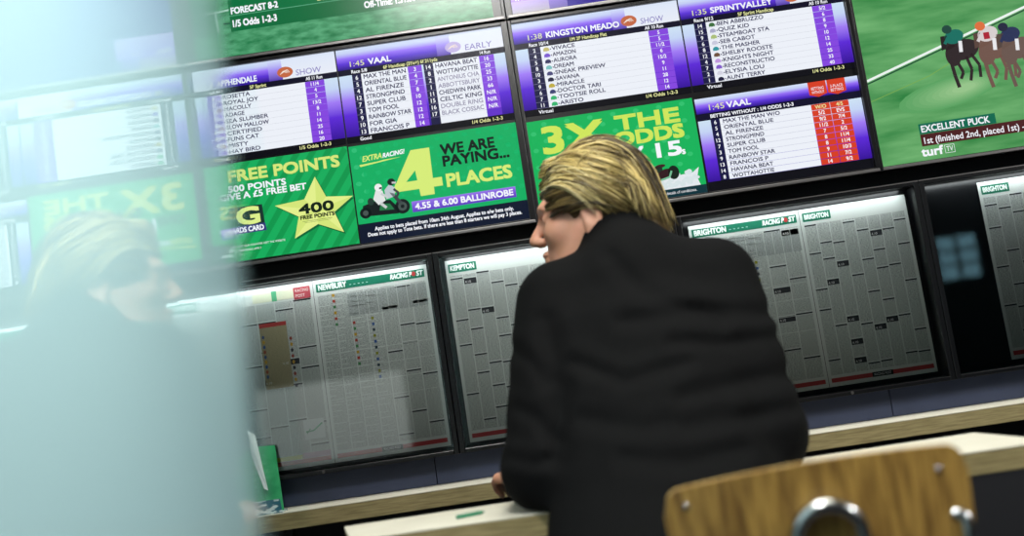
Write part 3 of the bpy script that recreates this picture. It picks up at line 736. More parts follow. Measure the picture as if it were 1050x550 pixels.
def page(parent, x0, x1, z0, z1, ncol, head=None, tail=None, seed=1, kind='form', mag=None):
    p = Pic(YP, 0.00012); r = random.Random(seed)
    p.rect(x0, x1, z0, z1, PAP, 1)
    m = 0.006
    a, b = x0 + m, x1 - m
    top, bot = z1 - 0.034, z0 + 0.024
    cw = (b - a) / ncol
    for i in range(ncol):
        p.rect(a + i * cw + 0.0010, a + (i + 1) * cw - 0.0010, bot, top, (200, 206, 202), 2, a=0.92)
        # broken print: pale breaks and dark race headings
        z = top - r.random() * 0.05
        while z > bot + 0.01:
            if kind == 'form' or i >= ncol * 0.55:
                p.rect(a + i * cw + 0.001, a + (i + 1) * cw - 0.001, z, z + 0.0030, (44, 48, 52), 3)
                p.rect(a + i * cw + 0.001, a + (i + 1) * cw - 0.001, z + 0.0030, z + 0.0055, PAP, 3)
                if r.random() < 0.15: p.rect(a + i * cw + 0.001, a + (i + 1) * cw - 0.001, z - 0.009, z, (52, 54, 58), 3); p.text('4.10', a + i * cw + 0.003, z - 0.007, 0.005, (230, 230, 230), 4)
                z -= 0.035 + r.random() * 0.085
            else:
                p.rect(a + i * cw + 0.001, a + i * cw + cw * (0.4 + 0.5 * r.random()), z, z + 0.0016, PAP, 3)
                z -= 0.006 + r.random() * 0.012
    if kind == 'card':      # racecard blocks: tables, silks and a tinted verdict box
        zz = top
        p.rect(a + cw * 1.9, b, top - 0.052, top - 0.004, (176, 182, 180), 3, a=0.9)
        for q in range(1, 8): p.rect(a + cw * 1.9 + q * (b - a - cw * 1.9) / 8, a + cw * 1.9 + q * (b - a - cw * 1.9) / 8 + 0.0009, top - 0.052, top - 0.004, PAP, 4)
        cols = [(190, 150, 40), (60, 90, 150), (170, 60, 50), (40, 60, 70), (70, 130, 80), (140, 140, 40)]
        for cx, zt_, n in ((a + cw * 2.05, top - 0.070, 8), (a + cw * 3.25, top - 0.066, 11), (a + cw * 0.95, top - 0.006, 6)):
            for q in range(n):
                p.rect(cx, cx + 0.0055, zt_ - q * 0.0125, zt_ - q * 0.0125 + 0.006, cols[(q * 2 + n) % 6], 5)
        for q in range(4):
            zq = bot + 0.10 + q * 0.034
            p.rect(a, b, zq, zq + 0.0012, PAP, 4)
    # foot: red rule with the paper's strap
    p.rect(a, b, z0 + 0.0085, z0 + 0.0175, (176, 70, 72), 5)
    c = (a + b) / 2
    p.rect(c - 0.022, c + 0.022, z0 + 0.008, z0 + 0.018, (34, 34, 38), 6)
    p.text('RACING POST', c, z0 + 0.0105, 0.005, (220, 220, 220), 7, width=0.036, align='c')
    if head == 'full':
        p.rect(a, b, z1 - 0.026, z1 - 0.0085, (24, 112, 86), 5)
        if mag:
            p.text(mag, a + 0.005, z1 - 0.0225, 0.0112, (226, 236, 230), 6, width=0.0085 * len(mag), bold=0.0006)
            for q in range(5): p.rect(a + 0.012 + 0.0085 * len(mag) + q * 0.009, a + 0.016 + 0.0085 * len(mag) + q * 0.009, z1 - 0.020, z1 - 0.0185, (170, 206, 190), 6)
        p.text('RACING P', b - 0.073, z1 - 0.0215, 0.0100, (226, 236, 230), 6, width=0.045, bold=0.0005, slant=0.12)
        p.ell(b - 0.0232, z1 - 0.0165, 0.0046, 0.0052, (176, 60, 60), 6)
        p.text('ST', b - 0.0170, z1 - 0.0215, 0.0100, (226, 236, 230), 6, width=0.013, bold=0.0005, slant=0.12)
    elif head == 'tab':
        p.rect(a, a + 0.060, z1 - 0.027, z1 - 0.0085, (24, 112, 86), 5)
        p.text(mag, a + 0.004, z1 - 0.0225, 0.0100, (226, 236, 230), 6, width=0.051, bold=0.0005)
    elif head == 'colour':
        p.rect(a, a + 0.062, z1 - 0.016, z1 - 0.0155, (60, 150, 120), 6); p.rect(a, a + 0.062, z1 - 0.030, z1 - 0.0295, (60, 150, 120), 6)
        p.rect(a + 0.155, b - 0.036, z1 - 0.030, z1 - 0.010, (214, 216, 190), 5); p.rect(a + 0.196, a + 0.207, z1 - 0.031, z1 - 0.0095, (90, 170, 126), 6)
        p.rect(b - 0.036, b, z1 - 0.034, z1 - 0.0085, (176, 74, 84), 6)
        p.text('RACING', b - 0.032, z1 - 0.0185, 0.006, (230, 220, 214), 7, width=0.028); p.text('POST', b - 0.032, z1 - 0.0295, 0.006, (230, 220, 214), 7, width=0.02)
        p.rect(a + 0.162, a + 0.220, 0.987, 1.118, (172, 160, 128), 4, a=0.75); p.rect(a + 0.162, a + 0.220, 1.118, 1.1265, (166, 60, 58), 5)
        for q in range(9):
            p.ell(a + 0.168, 1.098 - q * 0.0105, 0.003, 0.004, [(70, 90, 130), (190, 150, 60), (60, 90, 140), (150, 80, 60)][q % 4], 6, n=8)
            p.ell(a + 0.226, 1.088 - q * 0.0125, 0.003, 0.004, [(150, 70, 60), (190, 150, 60), (60, 60, 66)][q % 3], 6, n=8)
        p.rect(a + 0.165, a + 0.221, z0 + 0.0180, z0 + 0.0270, (204, 200, 80), 6); p.rect(a + 0.221, b, z0 + 0.0180, z0 + 0.0290, (186, 140, 166), 6)
        p.rect(b - 0.050, b - 0.006, 0.872, 0.913, (206, 212, 210), 4)
        p.line([(b - 0.046, 0.888), (b - 0.030, 0.889), (b - 0.010, 0.903)], 0.0032, (56, 150, 100), 5); p.line([(b - 0.044, 0.884), (b - 0.036, 0.894)], 0.002, (56, 150, 100), 5)
    o = p.build('page', M_PRINT, parent)
    return o

def case(x0, x1, label):
    """shallow black wall case with a glass front"""
    z0, z1 = 0.7995, 1.2195
    t = empty('display_case', ((x0 + x1) / 2, YW, z0), label, 'display case', 'glazed newspaper cases on the back wall')
    bm = bmesh.new(); bx = 0.011
    for d in ((x0, x0 + bx, 2.030, 2.094, z0, z1), (x1 - bx, x1, 2.030, 2.094, z0, z1), (x0 + bx, x1 - bx, 2.030, 2.094, z0, z0 + 0.009), (x0 + bx, x1 - bx, 2.030, 2.094, z1 - 0.010, z1)):
        box(bm, *d, bev=0.0015)
    from_bm('frame', bm, M_CASE, t)
    box_obj('back_panel', (x0, x1, 2.068, YW, z0, z1), M_CASE, t)
    box_obj('glass_pane', (x0 + bx - 0.001, x1 - bx + 0.001, 2.0340, 2.0370, z0 + 0.008, z1 - 0.009), M_GLASS, t)
    bm = bmesh.new()
    for d in ((x0 + 0.001, x1 - 0.001, 2.0285, 2.0305, z1 - 0.0022, z1),): box(bm, *d)
    from_bm('top_edging', bm, M_SILVER, t)
    bm = bmesh.new(); c = (x0 + x1) / 2
    r = bmesh.ops.create_cone(bm, cap_ends=True, segments=16, radius1=0.0035, radius2=0.0028, depth=0.003)
    bmesh.ops.rotate(bm, verts=bm.verts, cent=(0, 0, 0), matrix=Matrix.Rotation(math.pi / 2, 3, 'X'))
    bmesh.ops.translate(bm, verts=bm.verts, vec=(x0 + 0.30, 2.0290, z0 + 0.0045))
    from_bm('lock', bm, M_SILVER, t)
    return t
def paper(x, label):
    return empty('newspaper', (x, 2.068, 0.82), label, 'newspaper', 'newspapers in the wall cases')

case(-0.745, -0.1625, 'black glazed wall case holding the NEWBURY newspaper pages')
n = paper(-0.43, 'newspaper headed NEWBURY with a tinted brown panel on its left page')
page(n, -0.7180, -0.4265, 0.8160, 1.2020, 7, 'colour', seed=11, kind='form')
page(n, -0.4255, -0.1805, 0.8160, 1.2020, 7, 'full', seed=12, kind='card', mag='NEWBURY')
case(-0.1615, 0.3530, 'black glazed wall case behind the seated person')
n = paper(0.09, 'newspaper half hidden by the left side of the seated person')
page(n, -0.1405, 0.0990, 0.8160, 1.2020, 8, 'tab', seed=21, mag='KEMPTON')
page(n, 0.1000, 0.3350, 0.8160, 1.2020, 8, 'tab', seed=22, mag='KEMPTON')
case(0.3540, 0.8690, 'black glazed wall case holding the BRIGHTON newspaper pages')
n = paper(0.62, 'newspaper open at a spread headed BRIGHTON above the chair')
page(n, 0.3835, 0.6205, 0.8190, 1.1985, 6, 'full', seed=31, kind='card', mag='BRIGHTON')
page(n, 0.6215, 0.8500, 0.8190, 1.1985, 8, 'tab', seed=32, mag='BRIGHTON')
case(0.8700, 1.3850, 'black glazed wall case with an empty dark left half, at the right end')
n = paper(1.13, 'single newspaper page beside the empty half of its case')
page(n, 1.0065, 1.2450, 0.8200, 1.2000, 8, 'tab', seed=41, mag='BRIGHTON')

# ------------------------------------------------------------------ wall shelf
M_LAM = principled('cream_laminate', (226, 224, 208), 0.45, noise=((218, 215, 198), 14, (1, 1, 1), 0.3, 0.7))
M_EDGE = principled('pale_plywood_edge', (152, 140, 98), 0.6, noise=((122, 110, 72), 18, (1, 1, 14), 0.35, 0.65))
M_BLACKM = principled('black_metal', (14, 14, 16), 0.45)
sh = empty('wall_shelf', (0.3, YW, 0.702), 'long narrow plywood shelf with a cream top under the display cases', 'shelf')
box_obj('shelf_board', (-0.80, 1.70, 1.990, YW, 0.7035, 0.7365), M_EDGE, sh, bev=0.0012)
box_obj('shelf_top', (-0.80, 1.70, 1.9895, YW, 0.7365, 0.7390), M_LAM, sh, bev=0.0006)
for x in (-0.55, 0.33, 1.25):
    bm = bmesh.new(); box(bm, x - 0.012, x + 0.012, 2.02, YW, 0.694, 0.7035); box(bm, x - 0.012, x + 0.012, 2.085, YW, 0.55, 0.694)
    from_bm('bracket', bm, M_BLACKM, sh)

# ------------------------------------------------------------------ leaflet stand at the shelf's left end
M_LGRN = principled('green_leaflet', (34, 150, 92), 0.4, noise=((58, 172, 110), 30, (1, 1, 1), 0.4, 0.6))
M_LWHT = principled('white_leaflet', (214, 226, 222), 0.5)
M_LBLUE = principled('blue_leaflet', (30, 92, 110), 0.4, noise=((190, 206, 206), 40, (1, 1, 3), 0.52, 0.58))
lf = empty('leaflet_stand', (-0.59, 2.03, 0.739), 'green leaflet stand on the shelf by the NEWBURY newspaper', 'leaflet stand')
bm = bmesh.new()
def slab(bm, pts, n_, th):
    n_ = Vector(n_).normalized() * th
    a = [bm.verts.new(p) for p in pts]; b = [bm.verts.new(Vector(p) + n_) for p in pts]
    bm.faces.new(a); bm.faces.new(b[::-1])
    for i in range(len(pts)): bm.faces.new([a[i], b[i], b[(i + 1) % len(pts)], a[(i + 1) % len(pts)]])
slab(bm, [(-0.624, 2.005, 0.739), (-0.529, 2.005, 0.739), (-0.537, 2.026, 0.872), (-0.584, 2.026, 0.876), (-0.624, 2.025, 0.850)], (0, 1, -0.2), 0.003)
from_bm('green_card', bm, M_LGRN, lf)
bm = bmesh.new(); slab(bm, [(-0.562, 2.0005, 0.790), (-0.555, 2.0005, 0.786), (-0.574, 2.022, 0.900), (-0.588, 2.022, 0.910), (-0.584, 2.016, 0.860)], (0, 1, -0.2), 0.002)
from_bm('white_slip', bm, M_LWHT, lf)
bm = bmesh.new(); slab(bm, [(-0.614, 1.996, 0.739), (-0.530, 1.996, 0.739), (-0.534, 2.002, 0.766), (-0.614, 2.002, 0.766)], (0, 1, -0.2), 0.002)
box(bm, -0.642, -0.527, 1.994, 2.026, 0.739, 0.742)
from_bm('front_pocket', bm, M_LBLUE, lf)

# ------------------------------------------------------------------ narrow table in front of the cases
TZ = 0.731
tb = empty('table', (0.2, 1.61, 0), 'narrow cream-topped plywood table under the seated person\'s elbow', 'table')
quad = [(-0.352, 1.712), (-0.312, 1.548), (0.772, 1.500), (0.745, 1.712)]
def prism(bm, q, z0, z1, bev=0.0):
    a = [bm.verts.new((x, y, z0)) for x, y in q]; b = [bm.verts.new((x, y, z1)) for x, y in q]
    bm.faces.new(a[::-1]); bm.faces.new(b)
    for i in range(len(q)): bm.faces.new([a[i], a[(i + 1) % len(q)], b[(i + 1) % len(q)], b[i]])
    if bev: bmesh.ops.bevel(bm, geom=bm.edges[:], offset=bev, segments=2, affect='EDGES')
bm = bmesh.new(); prism(bm, quad, TZ - 0.036, TZ - 0.0025, 0.0012); from_bm('edge_board', bm, M_EDGE, tb)
bm = bmesh.new(); prism(bm, quad, TZ - 0.0025, TZ, 0.0006); from_bm('tabletop', bm, M_LAM, tb)
for x in (-0.22, 0.64):
    bm = bmesh.new(); add_tube(bm, [(x, 1.61, 0.004), (x, 1.61, TZ - 0.036)], 0.025, 20)
    lg = from_bm('leg', bm, M_BLACKM, tb, smooth=False)
    bm = bmesh.new(); box(bm, x - 0.15, x + 0.15, 1.52, 1.70, 0, 0.012, bev=0.003); from_bm('foot', bm, M_BLACKM, lg)
M_PEN = principled('green_plastic', (20, 120, 84), 0.35)
bm = bmesh.new()
a, b = P(468, 531, 1.60), P(497, 525.5, 1.615); zt = TZ + 0.0032
for (u0, u1, r0, r1) in ((0, 0.86, 0.0031, 0.0031), (0.86, 1.0, 0.0031, 0.0006)):
    pa = Vector((a.x + (b.x - a.x) * u0, a.y + (b.y - a.y) * u0, zt)); pb = Vector((a.x + (b.x - a.x) * u1, a.y + (b.y - a.y) * u1, zt))
    add_tube(bm, [pa, pb], [r0, r1], 10)
tag(from_bm('pen', bm, M_PEN, loc=(a.x, a.y, TZ)), 'small green pen lying on the narrow cream table', 'pen')

# ------------------------------------------------------------------ chair
M_VEN = principled('striped_wood_veneer', (172, 136, 68), 0.42, noise=((112, 82, 38), 20.0, (7, 7, 0.05), 0.40, 0.64))
M_PLY = principled('light_plywood_edge', (214, 182, 116), 0.5, noise=((168, 132, 76), 40, (1, 1, 1), 0.4, 0.6))
M_CHROME = principled('brushed_chrome', (190, 194, 194), 0.22, metal=1.0)
ch = empty('chair', (0.28, 1.30, 0), 'wooden shell-backed chair with a chrome loop on the back, behind the seated person', 'chair')
BYAW = math.radians(7.0)
BC = Vector((0.3105, 1.150, 0))
def bloc(s, t, dep):
    """backrest: s across (-1..1), z height, dep thickness towards the sitter"""
    hw = 0.179
    x = s * hw
    y = 0.030 * s * s + dep - 0.10 * (t - 0.82)
    return Vector((BC.x + x * math.cos(BYAW) + y * math.sin(BYAW), BC.y - x * math.sin(BYAW) + y * math.cos(BYAW), t))
def outline_top(s):
    base = 0.8000 + 0.006 * s - 0.012 * s * s
    e = (abs(s) - 0.88) / 0.12
    if e > 0: base -= 0.030 * (1 - math.sqrt(max(0, 1 - e * e)))
    return base
bmF, bmE = bmesh.new(), bmesh.new()
NS, NZ, TH = 48, 14, 0.011
grid = {}
for i in range(NS + 1):
    s = -1 + 2 * i / NS
    zt_ = outline_top(s); zb_ = 0.505 + 0.004 * s * s
    for j in range(NZ + 1):
        z = zb_ + (zt_ - zb_) * j / NZ
        taper = 1.0 - 0.10 * ((0.82 - z) / 0.3) ** 2
        for k in (0, 1): grid[i, j, k] = bloc(s * taper, z, k * TH)
def fbm(bm, k):
    vs = {(i, j): bm.verts.new(grid[i, j, k]) for i in range(NS + 1) for j in range(NZ + 1)}
    for i in range(NS):
        for j in range(NZ): bm.faces.new([vs[i, j], vs[i + 1, j], vs[i + 1, j + 1], vs[i, j + 1]])
fbm(bmF, 0); fbm(bmF, 1)
me = bpy.data.meshes.new('backrest'); bmF.to_mesh(me); bmF.free()
br = link_mesh('backrest', me, M_VEN, ch, smooth=True)
loop = [(i, NZ) for i in range(NS + 1)] + [(NS, j) for j in range(NZ - 1, -1, -1)] + [(i, 0) for i in range(NS - 1, -1, -1)] + [(0, j) for j in range(1, NZ)]
va = [bmE.verts.new(grid[i, j, 0]) for i, j in loop]; vb = [bmE.verts.new(grid[i, j, 1]) for i, j in loop]
for q in range(len(loop)): bmE.faces.new([va[q], va[(q + 1) % len(loop)], vb[(q + 1) % len(loop)], vb[q]])
from_bm('plywood_edge', bmE, M_PLY, br)
for s, z in ((-0.84, 0.764), (0.80, 0.770)):
    bm = bmesh.new(); c = bloc(s, z, -0.001)
    bmesh.ops.create_uvsphere(bm, u_segments=14, v_segments=8, radius=0.0042)
    bmesh.ops.scale(bm, vec=(1, 0.5, 1), verts=bm.verts); bmesh.ops.translate(bm, vec=c, verts=bm.verts)
    from_bm('screw', bm, M_CHROME, br, smooth=True)
# chrome loop up the back
bm = bmesh.new(); pts = []
lw = 0.0375; LS = 0.03
for z in (0.44, 0.50, 0.58, 0.66, 0.70): pts.append(bloc(LS - lw / 0.179, z, -0.0125))
for k in range(1, 12):
    an = math.pi * k / 12
    pts.append(bloc(LS - lw * math.cos(an) / 0.179, 0.712 + lw * math.sin(an), -0.0125))
for z in (0.70, 0.66, 0.58, 0.50, 0.44): pts.append(bloc(LS + lw / 0.179, z, -0.0125))
loop_pts, loop_bm = pts, bm
# seat
fw = Vector((-math.sin(BYAW * 2.2), math.cos(BYAW * 2.2), 0)); rt = Vector((fw.y, -fw.x, 0))
SC0 = Vector((BC.x, BC.y + 0.06, 0))
bm = bmesh.new(); ring = []
for k in range(40):
    an = 2 * math.pi * k / 40; c_, s_ = math.cos(an), math.sin(an)
    ex = math.copysign(abs(c_) ** 0.45, c_) * 0.190; ey = math.copysign(abs(s_) ** 0.45, s_) * 0.185
    ring.append(SC0 + rt * ex + fw * (0.175 + ey))
prism(bm, [(p.x, p.y) for p in ring], 0.440, 0.452, 0); from_bm('seat', bm, M_VEN, ch)
for sx in (-1, 1):
    for fy in (0, 1):
        top = SC0 + rt * (sx * 0.150) + fw * (0.04 + 0.27 * fy); bot = SC0 + rt * (sx * 0.195) + fw * (-0.03 + 0.40 * fy)
        bm = bmesh.new()
        add_tube(bm, smooth_path([(top.x, top.y, 0.436), (top.x * 0.9 + bot.x * 0.1, top.y * 0.9 + bot.y * 0.1, 0.40), (bot.x, bot.y, 0.012)], 6), 0.0095, 12)
        l_ = from_bm('leg', bm, M_CHROME, ch, smooth=True)
        bm = bmesh.new(); add_tube(bm, [(bot.x, bot.y, 0.0), (bot.x, bot.y, 0.02)], 0.0125, 12); from_bm('rubber_foot', bm, M_BLACKM, l_)
a, b = SC0 + rt * -0.15 + fw * 0.04, SC0 + rt * 0.15 + fw * 0.04
a2, b2 = SC0 + rt * -0.15 + fw * 0.31, SC0 + rt * 0.15 + fw * 0.31
cn = [np.array((q.x, q.y, 0.430)) for q in (a, b, b2, a2)]; ring = []
for k in range(4):
    p0, p1, p2 = cn[k - 1], cn[k], cn[(k + 1) % 4]
    d0 = (p0 - p1) / np.linalg.norm(p0 - p1); d2 = (p2 - p1) / np.linalg.norm(p2 - p1)
    for t in (0, 0.25, 0.5, 0.75, 1): ring.append(p1 + d0 * 0.03 * (1 - t) ** 2 + d2 * 0.03 * t ** 2)
bm = bmesh.new(); add_tube(bm, ring + [ring[0]], 0.0085, 12)
from_bm('seat_frame', bm, M_CHROME, ch, smooth=True)
e0 = SC0 + rt * -lw + fw * 0.04; e1 = SC0 + rt * lw + fw * 0.04
loop_pts = [(e0.x, e0.y, 0.430)] + loop_pts + [(e1.x, e1.y, 0.430)]
add_tube(loop_bm, loop_pts, 0.0092, 14); from_bm('back_loop', loop_bm, M_CHROME, ch, smooth=True)
# upright tube on the right side of the back
bm = bmesh.new()
b0 = P(986, 530, 1.165); b1 = P(994, 560, 1.165)
add_tube(bm, smooth_path([(b0.x - 0.018, b0.y + 0.01, b0.z + 0.004), (b0.x + 0.002, b0.y, b0.z), (b1.x, b1.y + 0.0, b1.z), (b1.x + 0.0, b1.y + 0.03, 0.60), (b.x + 0.02, b.y, 0.44)], 6), 0.0085, 12)
from_bm('side_tube', bm, M_CHROME, ch, smooth=True)

# ------------------------------------------------------------------ the seated person
def skin_mat():
    m = principled('skin', (196, 146, 118), 0.5, noise=((206, 150, 126), 30, (1, 1, 1), 0.35, 0.7))
    b = [n_ for n_ in m.node_tree.nodes if n_.type == 'BSDF_PRINCIPLED'][0]
    b.inputs['Subsurface Weight'].default_value = 0.12; b.inputs['Subsurface Radius'].default_value = (0.01, 0.004, 0.002); b.inputs['Subsurface Scale'].default_value = 0.4
    return m
M_SKIN = skin_mat()
M_JACKET = principled('black_wool', (10, 11, 12), 0.9, spec=0.12, noise=((7, 8, 9), 140, (1, 1, 1), 0.35, 0.65), bump=(220, 0.25, 0.001))
M_TROUS = principled('dark_trousers', (20, 21, 27), 0.85)
M_SHOE = principled('black_leather', (10, 10, 11), 0.35)
M_EYE = principled('eye_white', (226, 222, 216), 0.25)

HCEN = np.array([0.166, 1.775, 1.193])
al = math.radians(14); dn = math.radians(3)
hf = np.array([-math.cos(al) * math.cos(dn), math.sin(al) * math.cos(dn), -math.sin(dn)])
hl = np.cross([0, 0, 1.0], hf); hl /= np.linalg.norm(hl)      # towards the left ear (the camera side)
hu = np.cross(hf, hl); hu /= np.linalg.norm(hu)
tl = math.radians(4)                                           # slight tilt of the crown away from the camera
hl, hu = hl * math.cos(tl) + hu * math.sin(tl), hu * math.cos(tl) - hl * math.sin(tl)
AX = np.array([hf, hl, hu])
def H(f, l, u): return HCEN + hf * f + hl * l + hu * u

def head_sdf(p):
    q = (p - HCEN) @ AX.T                       # f, l, u
    ql = q.copy(); ql[:, 1] = np.abs(ql[:, 1])
    E_ = lambda c, r, src=q: sd_ell(src, c, r)
    d = E_((-0.008, 0, 0.048), (0.098, 0.076, 0.092))
    d = smin(d, E_((0.038, 0, -0.018), (0.060, 0.060, 0.085)), 0.03)
    d = smin(d, E_((0.052, 0, -0.072), (0.040, 0.042, 0.034)), 0.03)
    d = smin(d, E_((0.084, 0, -0.090), (0.018, 0.022, 0.018)), 0.02)            # chin
    d = smin(d, sd_cone(ql, (0.010, 0.058, -0.020), (0.062, 0.034, -0.082), 0.014, 0.014), 0.02)   # jaw line
    d = smin(d, E_((0.086, 0, 0.045), (0.018, 0.045, 0.014)), 0.015)            # brow
    d = smin(d, E_((0.066, 0.040, -0.005), (0.024, 0.022, 0.022), ql), 0.02)     # cheeks
    d = smax(d, -E_((0.098, 0.032, 0.024), (0.016, 0.019, 0.012), ql), 0.012)    # eye sockets
    d = smin(d, E_((0.080, 0.031, 0.023), (0.0135, 0.0145, 0.0125), ql), 0.003)  # eyeballs and lids
    d = smin(d, sd_cone(q, (0.094, 0, 0.034), (0.121, 0, -0.004), 0.0075, 0.0105), 0.012)   # nose ridge
    d = smin(d, E_((0.110, 0.011, -0.010), (0.012, 0.008, 0.008), ql), 0.006)    # nostrils
    d = smin(d, E_((0.100, 0, -0.036), (0.011, 0.022, 0.0065)), 0.005)           # lips
    d = smin(d, E_((0.098, 0, -0.049), (0.011, 0.020, 0.0070)), 0.005)
    # ears: a rim, a bowl and a lobe
    ear = E_((-0.006, 0.079, 0.004), (0.020, 0.009, 0.033), ql)
    ear = smax(ear, -E_((-0.003, 0.089, 0.006), (0.012, 0.008, 0.022), ql), 0.004)
    ear = smin(ear, E_((0.002, 0.077, -0.025), (0.009, 0.006, 0.011), ql), 0.006)
    return smin(d, ear, 0.005)

SHL, SHR = np.array((0.066, 1.700, 1.056)), np.array((0.352, 1.700, 1.056))
ELL, ELR = np.array((-0.004, 1.575, 0.790)), np.array((0.362, 1.570, 0.795))
WRL, WRR = np.array((-0.018, 1.690, 0.768)), np.array((0.165, 1.655, 0.772))
PEL, NCK = np.array((0.172, 1.360, 0.545)), np.array((0.205, 1.715, 1.090))
SPN = (NCK - PEL); SPL = np.linalg.norm(SPN); SPN = SPN / SPL
LAT = np.array((1.0, 0, 0)) - SPN * SPN[0]; LAT /= np.linalg.norm(LAT)
NRM = np.cross(LAT, SPN)
def torso(p, ts, As, Bs):
    q = p - PEL
    t = np.clip(q @ SPN / SPL, 0, 1)
    c = q - np.outer(t * SPL, SPN)
    a = np.interp(t, ts, As); b = np.interp(t, ts, Bs)
    x, n_, s_ = c @ LAT, c @ NRM, c @ SPN
    n_ = n_ + 0.045 * np.sin(np.pi * np.clip(t, 0, 1)) * (1 if True else 0)      # rounded back
    r = np.sqrt((x / a) ** 2 + (n_ / b) ** 2 + (s_ / np.minimum(a, b)) ** 2)
    return (r - 1) * np.minimum(a, b) * 0.9
print('back normal', NRM)

def hand_chain(w, dirf, up, side, s=1.0):
    """palm + four bent fingers + thumb: list of (points, radii); dirf = fingers, up = back of the hand, side = thumb side"""
    dirf, up, side = [np.array(v, float) / np.linalg.norm(v) for v in (dirf, up, side)]
    out = []
    kn = [w + dirf * (0.088 - 0.004 * abs(k - 1)) * s + side * (0.027 - 0.018 * k) * s + up * 0.004 for k in range(4)]
    for k in range(4):
        L = (0.040, 0.045, 0.042, 0.033)[k]
        a = kn[k]; pts = [w + dirf * 0.02 + side * (0.016 - 0.010 * k), a]
        rad = [0.0125, 0.0098]; ang = 0.35
        for L2, da, r in ((L, 0.35, 0.0085), (L * 0.65, 0.75, 0.0078), (L * 0.5, 0.5, 0.0065)):
            d_ = dirf * math.cos(ang) - up * math.sin(ang); a = a + d_ * L2 * s; pts.append(a); rad.append(r); ang += da
        out.append((pts, rad))
    b0 = w + dirf * 0.022 + side * 0.020
    th = [w + dirf * 0.008 + side * 0.006, b0, b0 + (dirf * 0.7 + side * 0.65 - up * 0.2) * 0.036 * s]
    th.append(th[-1] + (dirf * 0.92 + side * 0.15 - up * 0.25) * 0.030 * s)
    out.append((th, [0.015, 0.0125, 0.0095, 0.0080]))
    return out
HL_ = hand_chain(WRL + np.array((-0.006, 0.008, 0.004)), (-0.36, 0.90, 0.0), (-0.45, -0.12, 0.88), (0.88, 0.36, 0.30))
HR_ = hand_chain(WRR + np.array((-0.006, 0.004, 0.000)), (-0.98, 0.20, 0.0), (0, 0, 1), (-0.20, -0.98, 0))

HIPL, HIPR = PEL + np.array((-0.085, 0.02, -0.01)), PEL + np.array((0.085, 0.02, -0.01))
KNL, KNR = np.array((0.045, 1.765, 0.520)), np.array((0.300, 1.765, 0.520))
ANL, ANR = np.array((0.035, 1.700, 0.085)), np.array((0.310, 1.730, 0.085))

def body_sdf(p):
    d = head_sdf(p)
    d = smin(d, sd_cone(p, H(-0.020, 0, -0.040), NCK + np.array((0.0, 0.005, -0.01)), 0.054, 0.060), 0.025)
    d = smin(d, torso(p, [0, 0.35, 0.75, 0.95, 1.0], [0.140, 0.135, 0.150, 0.12, 0.06], [0.095, 0.085, 0.095, 0.07, 0.05]), 0.03)
    for s_, e_, w_ in ((SHL, ELL, WRL), (SHR, ELR, WRR)):
        d = smin(d, sd_chain(p, [s_, e_, w_], [0.044, 0.034, 0.024], 0.01), 0.02)
    for hnd in (HL_, HR_):
        for pts, rad in hnd: d = smin(d, sd_chain(p, pts, rad, 0.004), 0.004)
    for h_, k_, a_ in ((HIPL, KNL, ANL), (HIPR, KNR, ANR)):
        d = smin(d, sd_chain(p, [h_, k_, a_], [0.072, 0.046, 0.032], 0.02), 0.03)
        d = smin(d, sd_cone(p, a_ + np.array((0, 0.0, -0.035)), a_ + np.array((0, 0.13, -0.052)), 0.030, 0.020), 0.02)
    return d

CREASE = [((590, 372), (640, 392), (705, 372), 0.006, 0.011), ((640, 330), (720, 318), (788, 322), 0.006, 0.012), ((700, 408), (760, 392), (806, 384), 0.007, 0.013),
          ((690, 352), (745, 352), (797, 345), 0.005, 0.010), ((560, 330), (575, 400), (572, 470), 0.007, 0.016), ((625, 262), (660, 300), (740, 330), 0.005, 0.013),
          ((600, 430), (660, 440), (740, 420), 0.005, 0.014), ((705, 440), (760, 430), (812, 420), 0.006, 0.012), ((532, 420), (552, 430), (570, 455), 0.005, 0.010),
          ((524, 470), (548, 476), (566, 470), 0.005, 0.009), ((528, 360), (545, 372), (560, 392), 0.005, 0.011), ((640, 470), (700, 476), (760, 462), 0.005, 0.014)]
CRS = []
for a_, b_, c_, amp, wd in CREASE:
    pp = [P(x, y, 1.55) for x, y in (a_, b_, c_)]
    CRS.append(([np.array((v.x, v.z)) for v in pp], amp, wd))
def crease(p):
    out = np.zeros(len(p)); xz = p[:, [0, 2]] * (1.55 / np.maximum(p[:, [1]], 0.5)) + np.array((0, 0.96)) * (1 - 1.55 / np.maximum(p[:, [1]], 0.5))
    for pts, amp, wd in CRS:
        d = None
        for a_, b_ in zip(pts, pts[1:]):
            ab = b_ - a_; t = np.clip(((xz - a_) @ ab) / (ab @ ab), 0, 1)
            e = np.linalg.norm(xz - a_ - t[:, None] * ab, axis=1); d = e if d is None else np.minimum(d, e)
        amp = amp * 0.65; out += amp * np.exp(-(d / wd) ** 2) - 0.55 * amp * np.exp(-((d - 2.0 * wd) / (1.2 * wd)) ** 2)
    return out

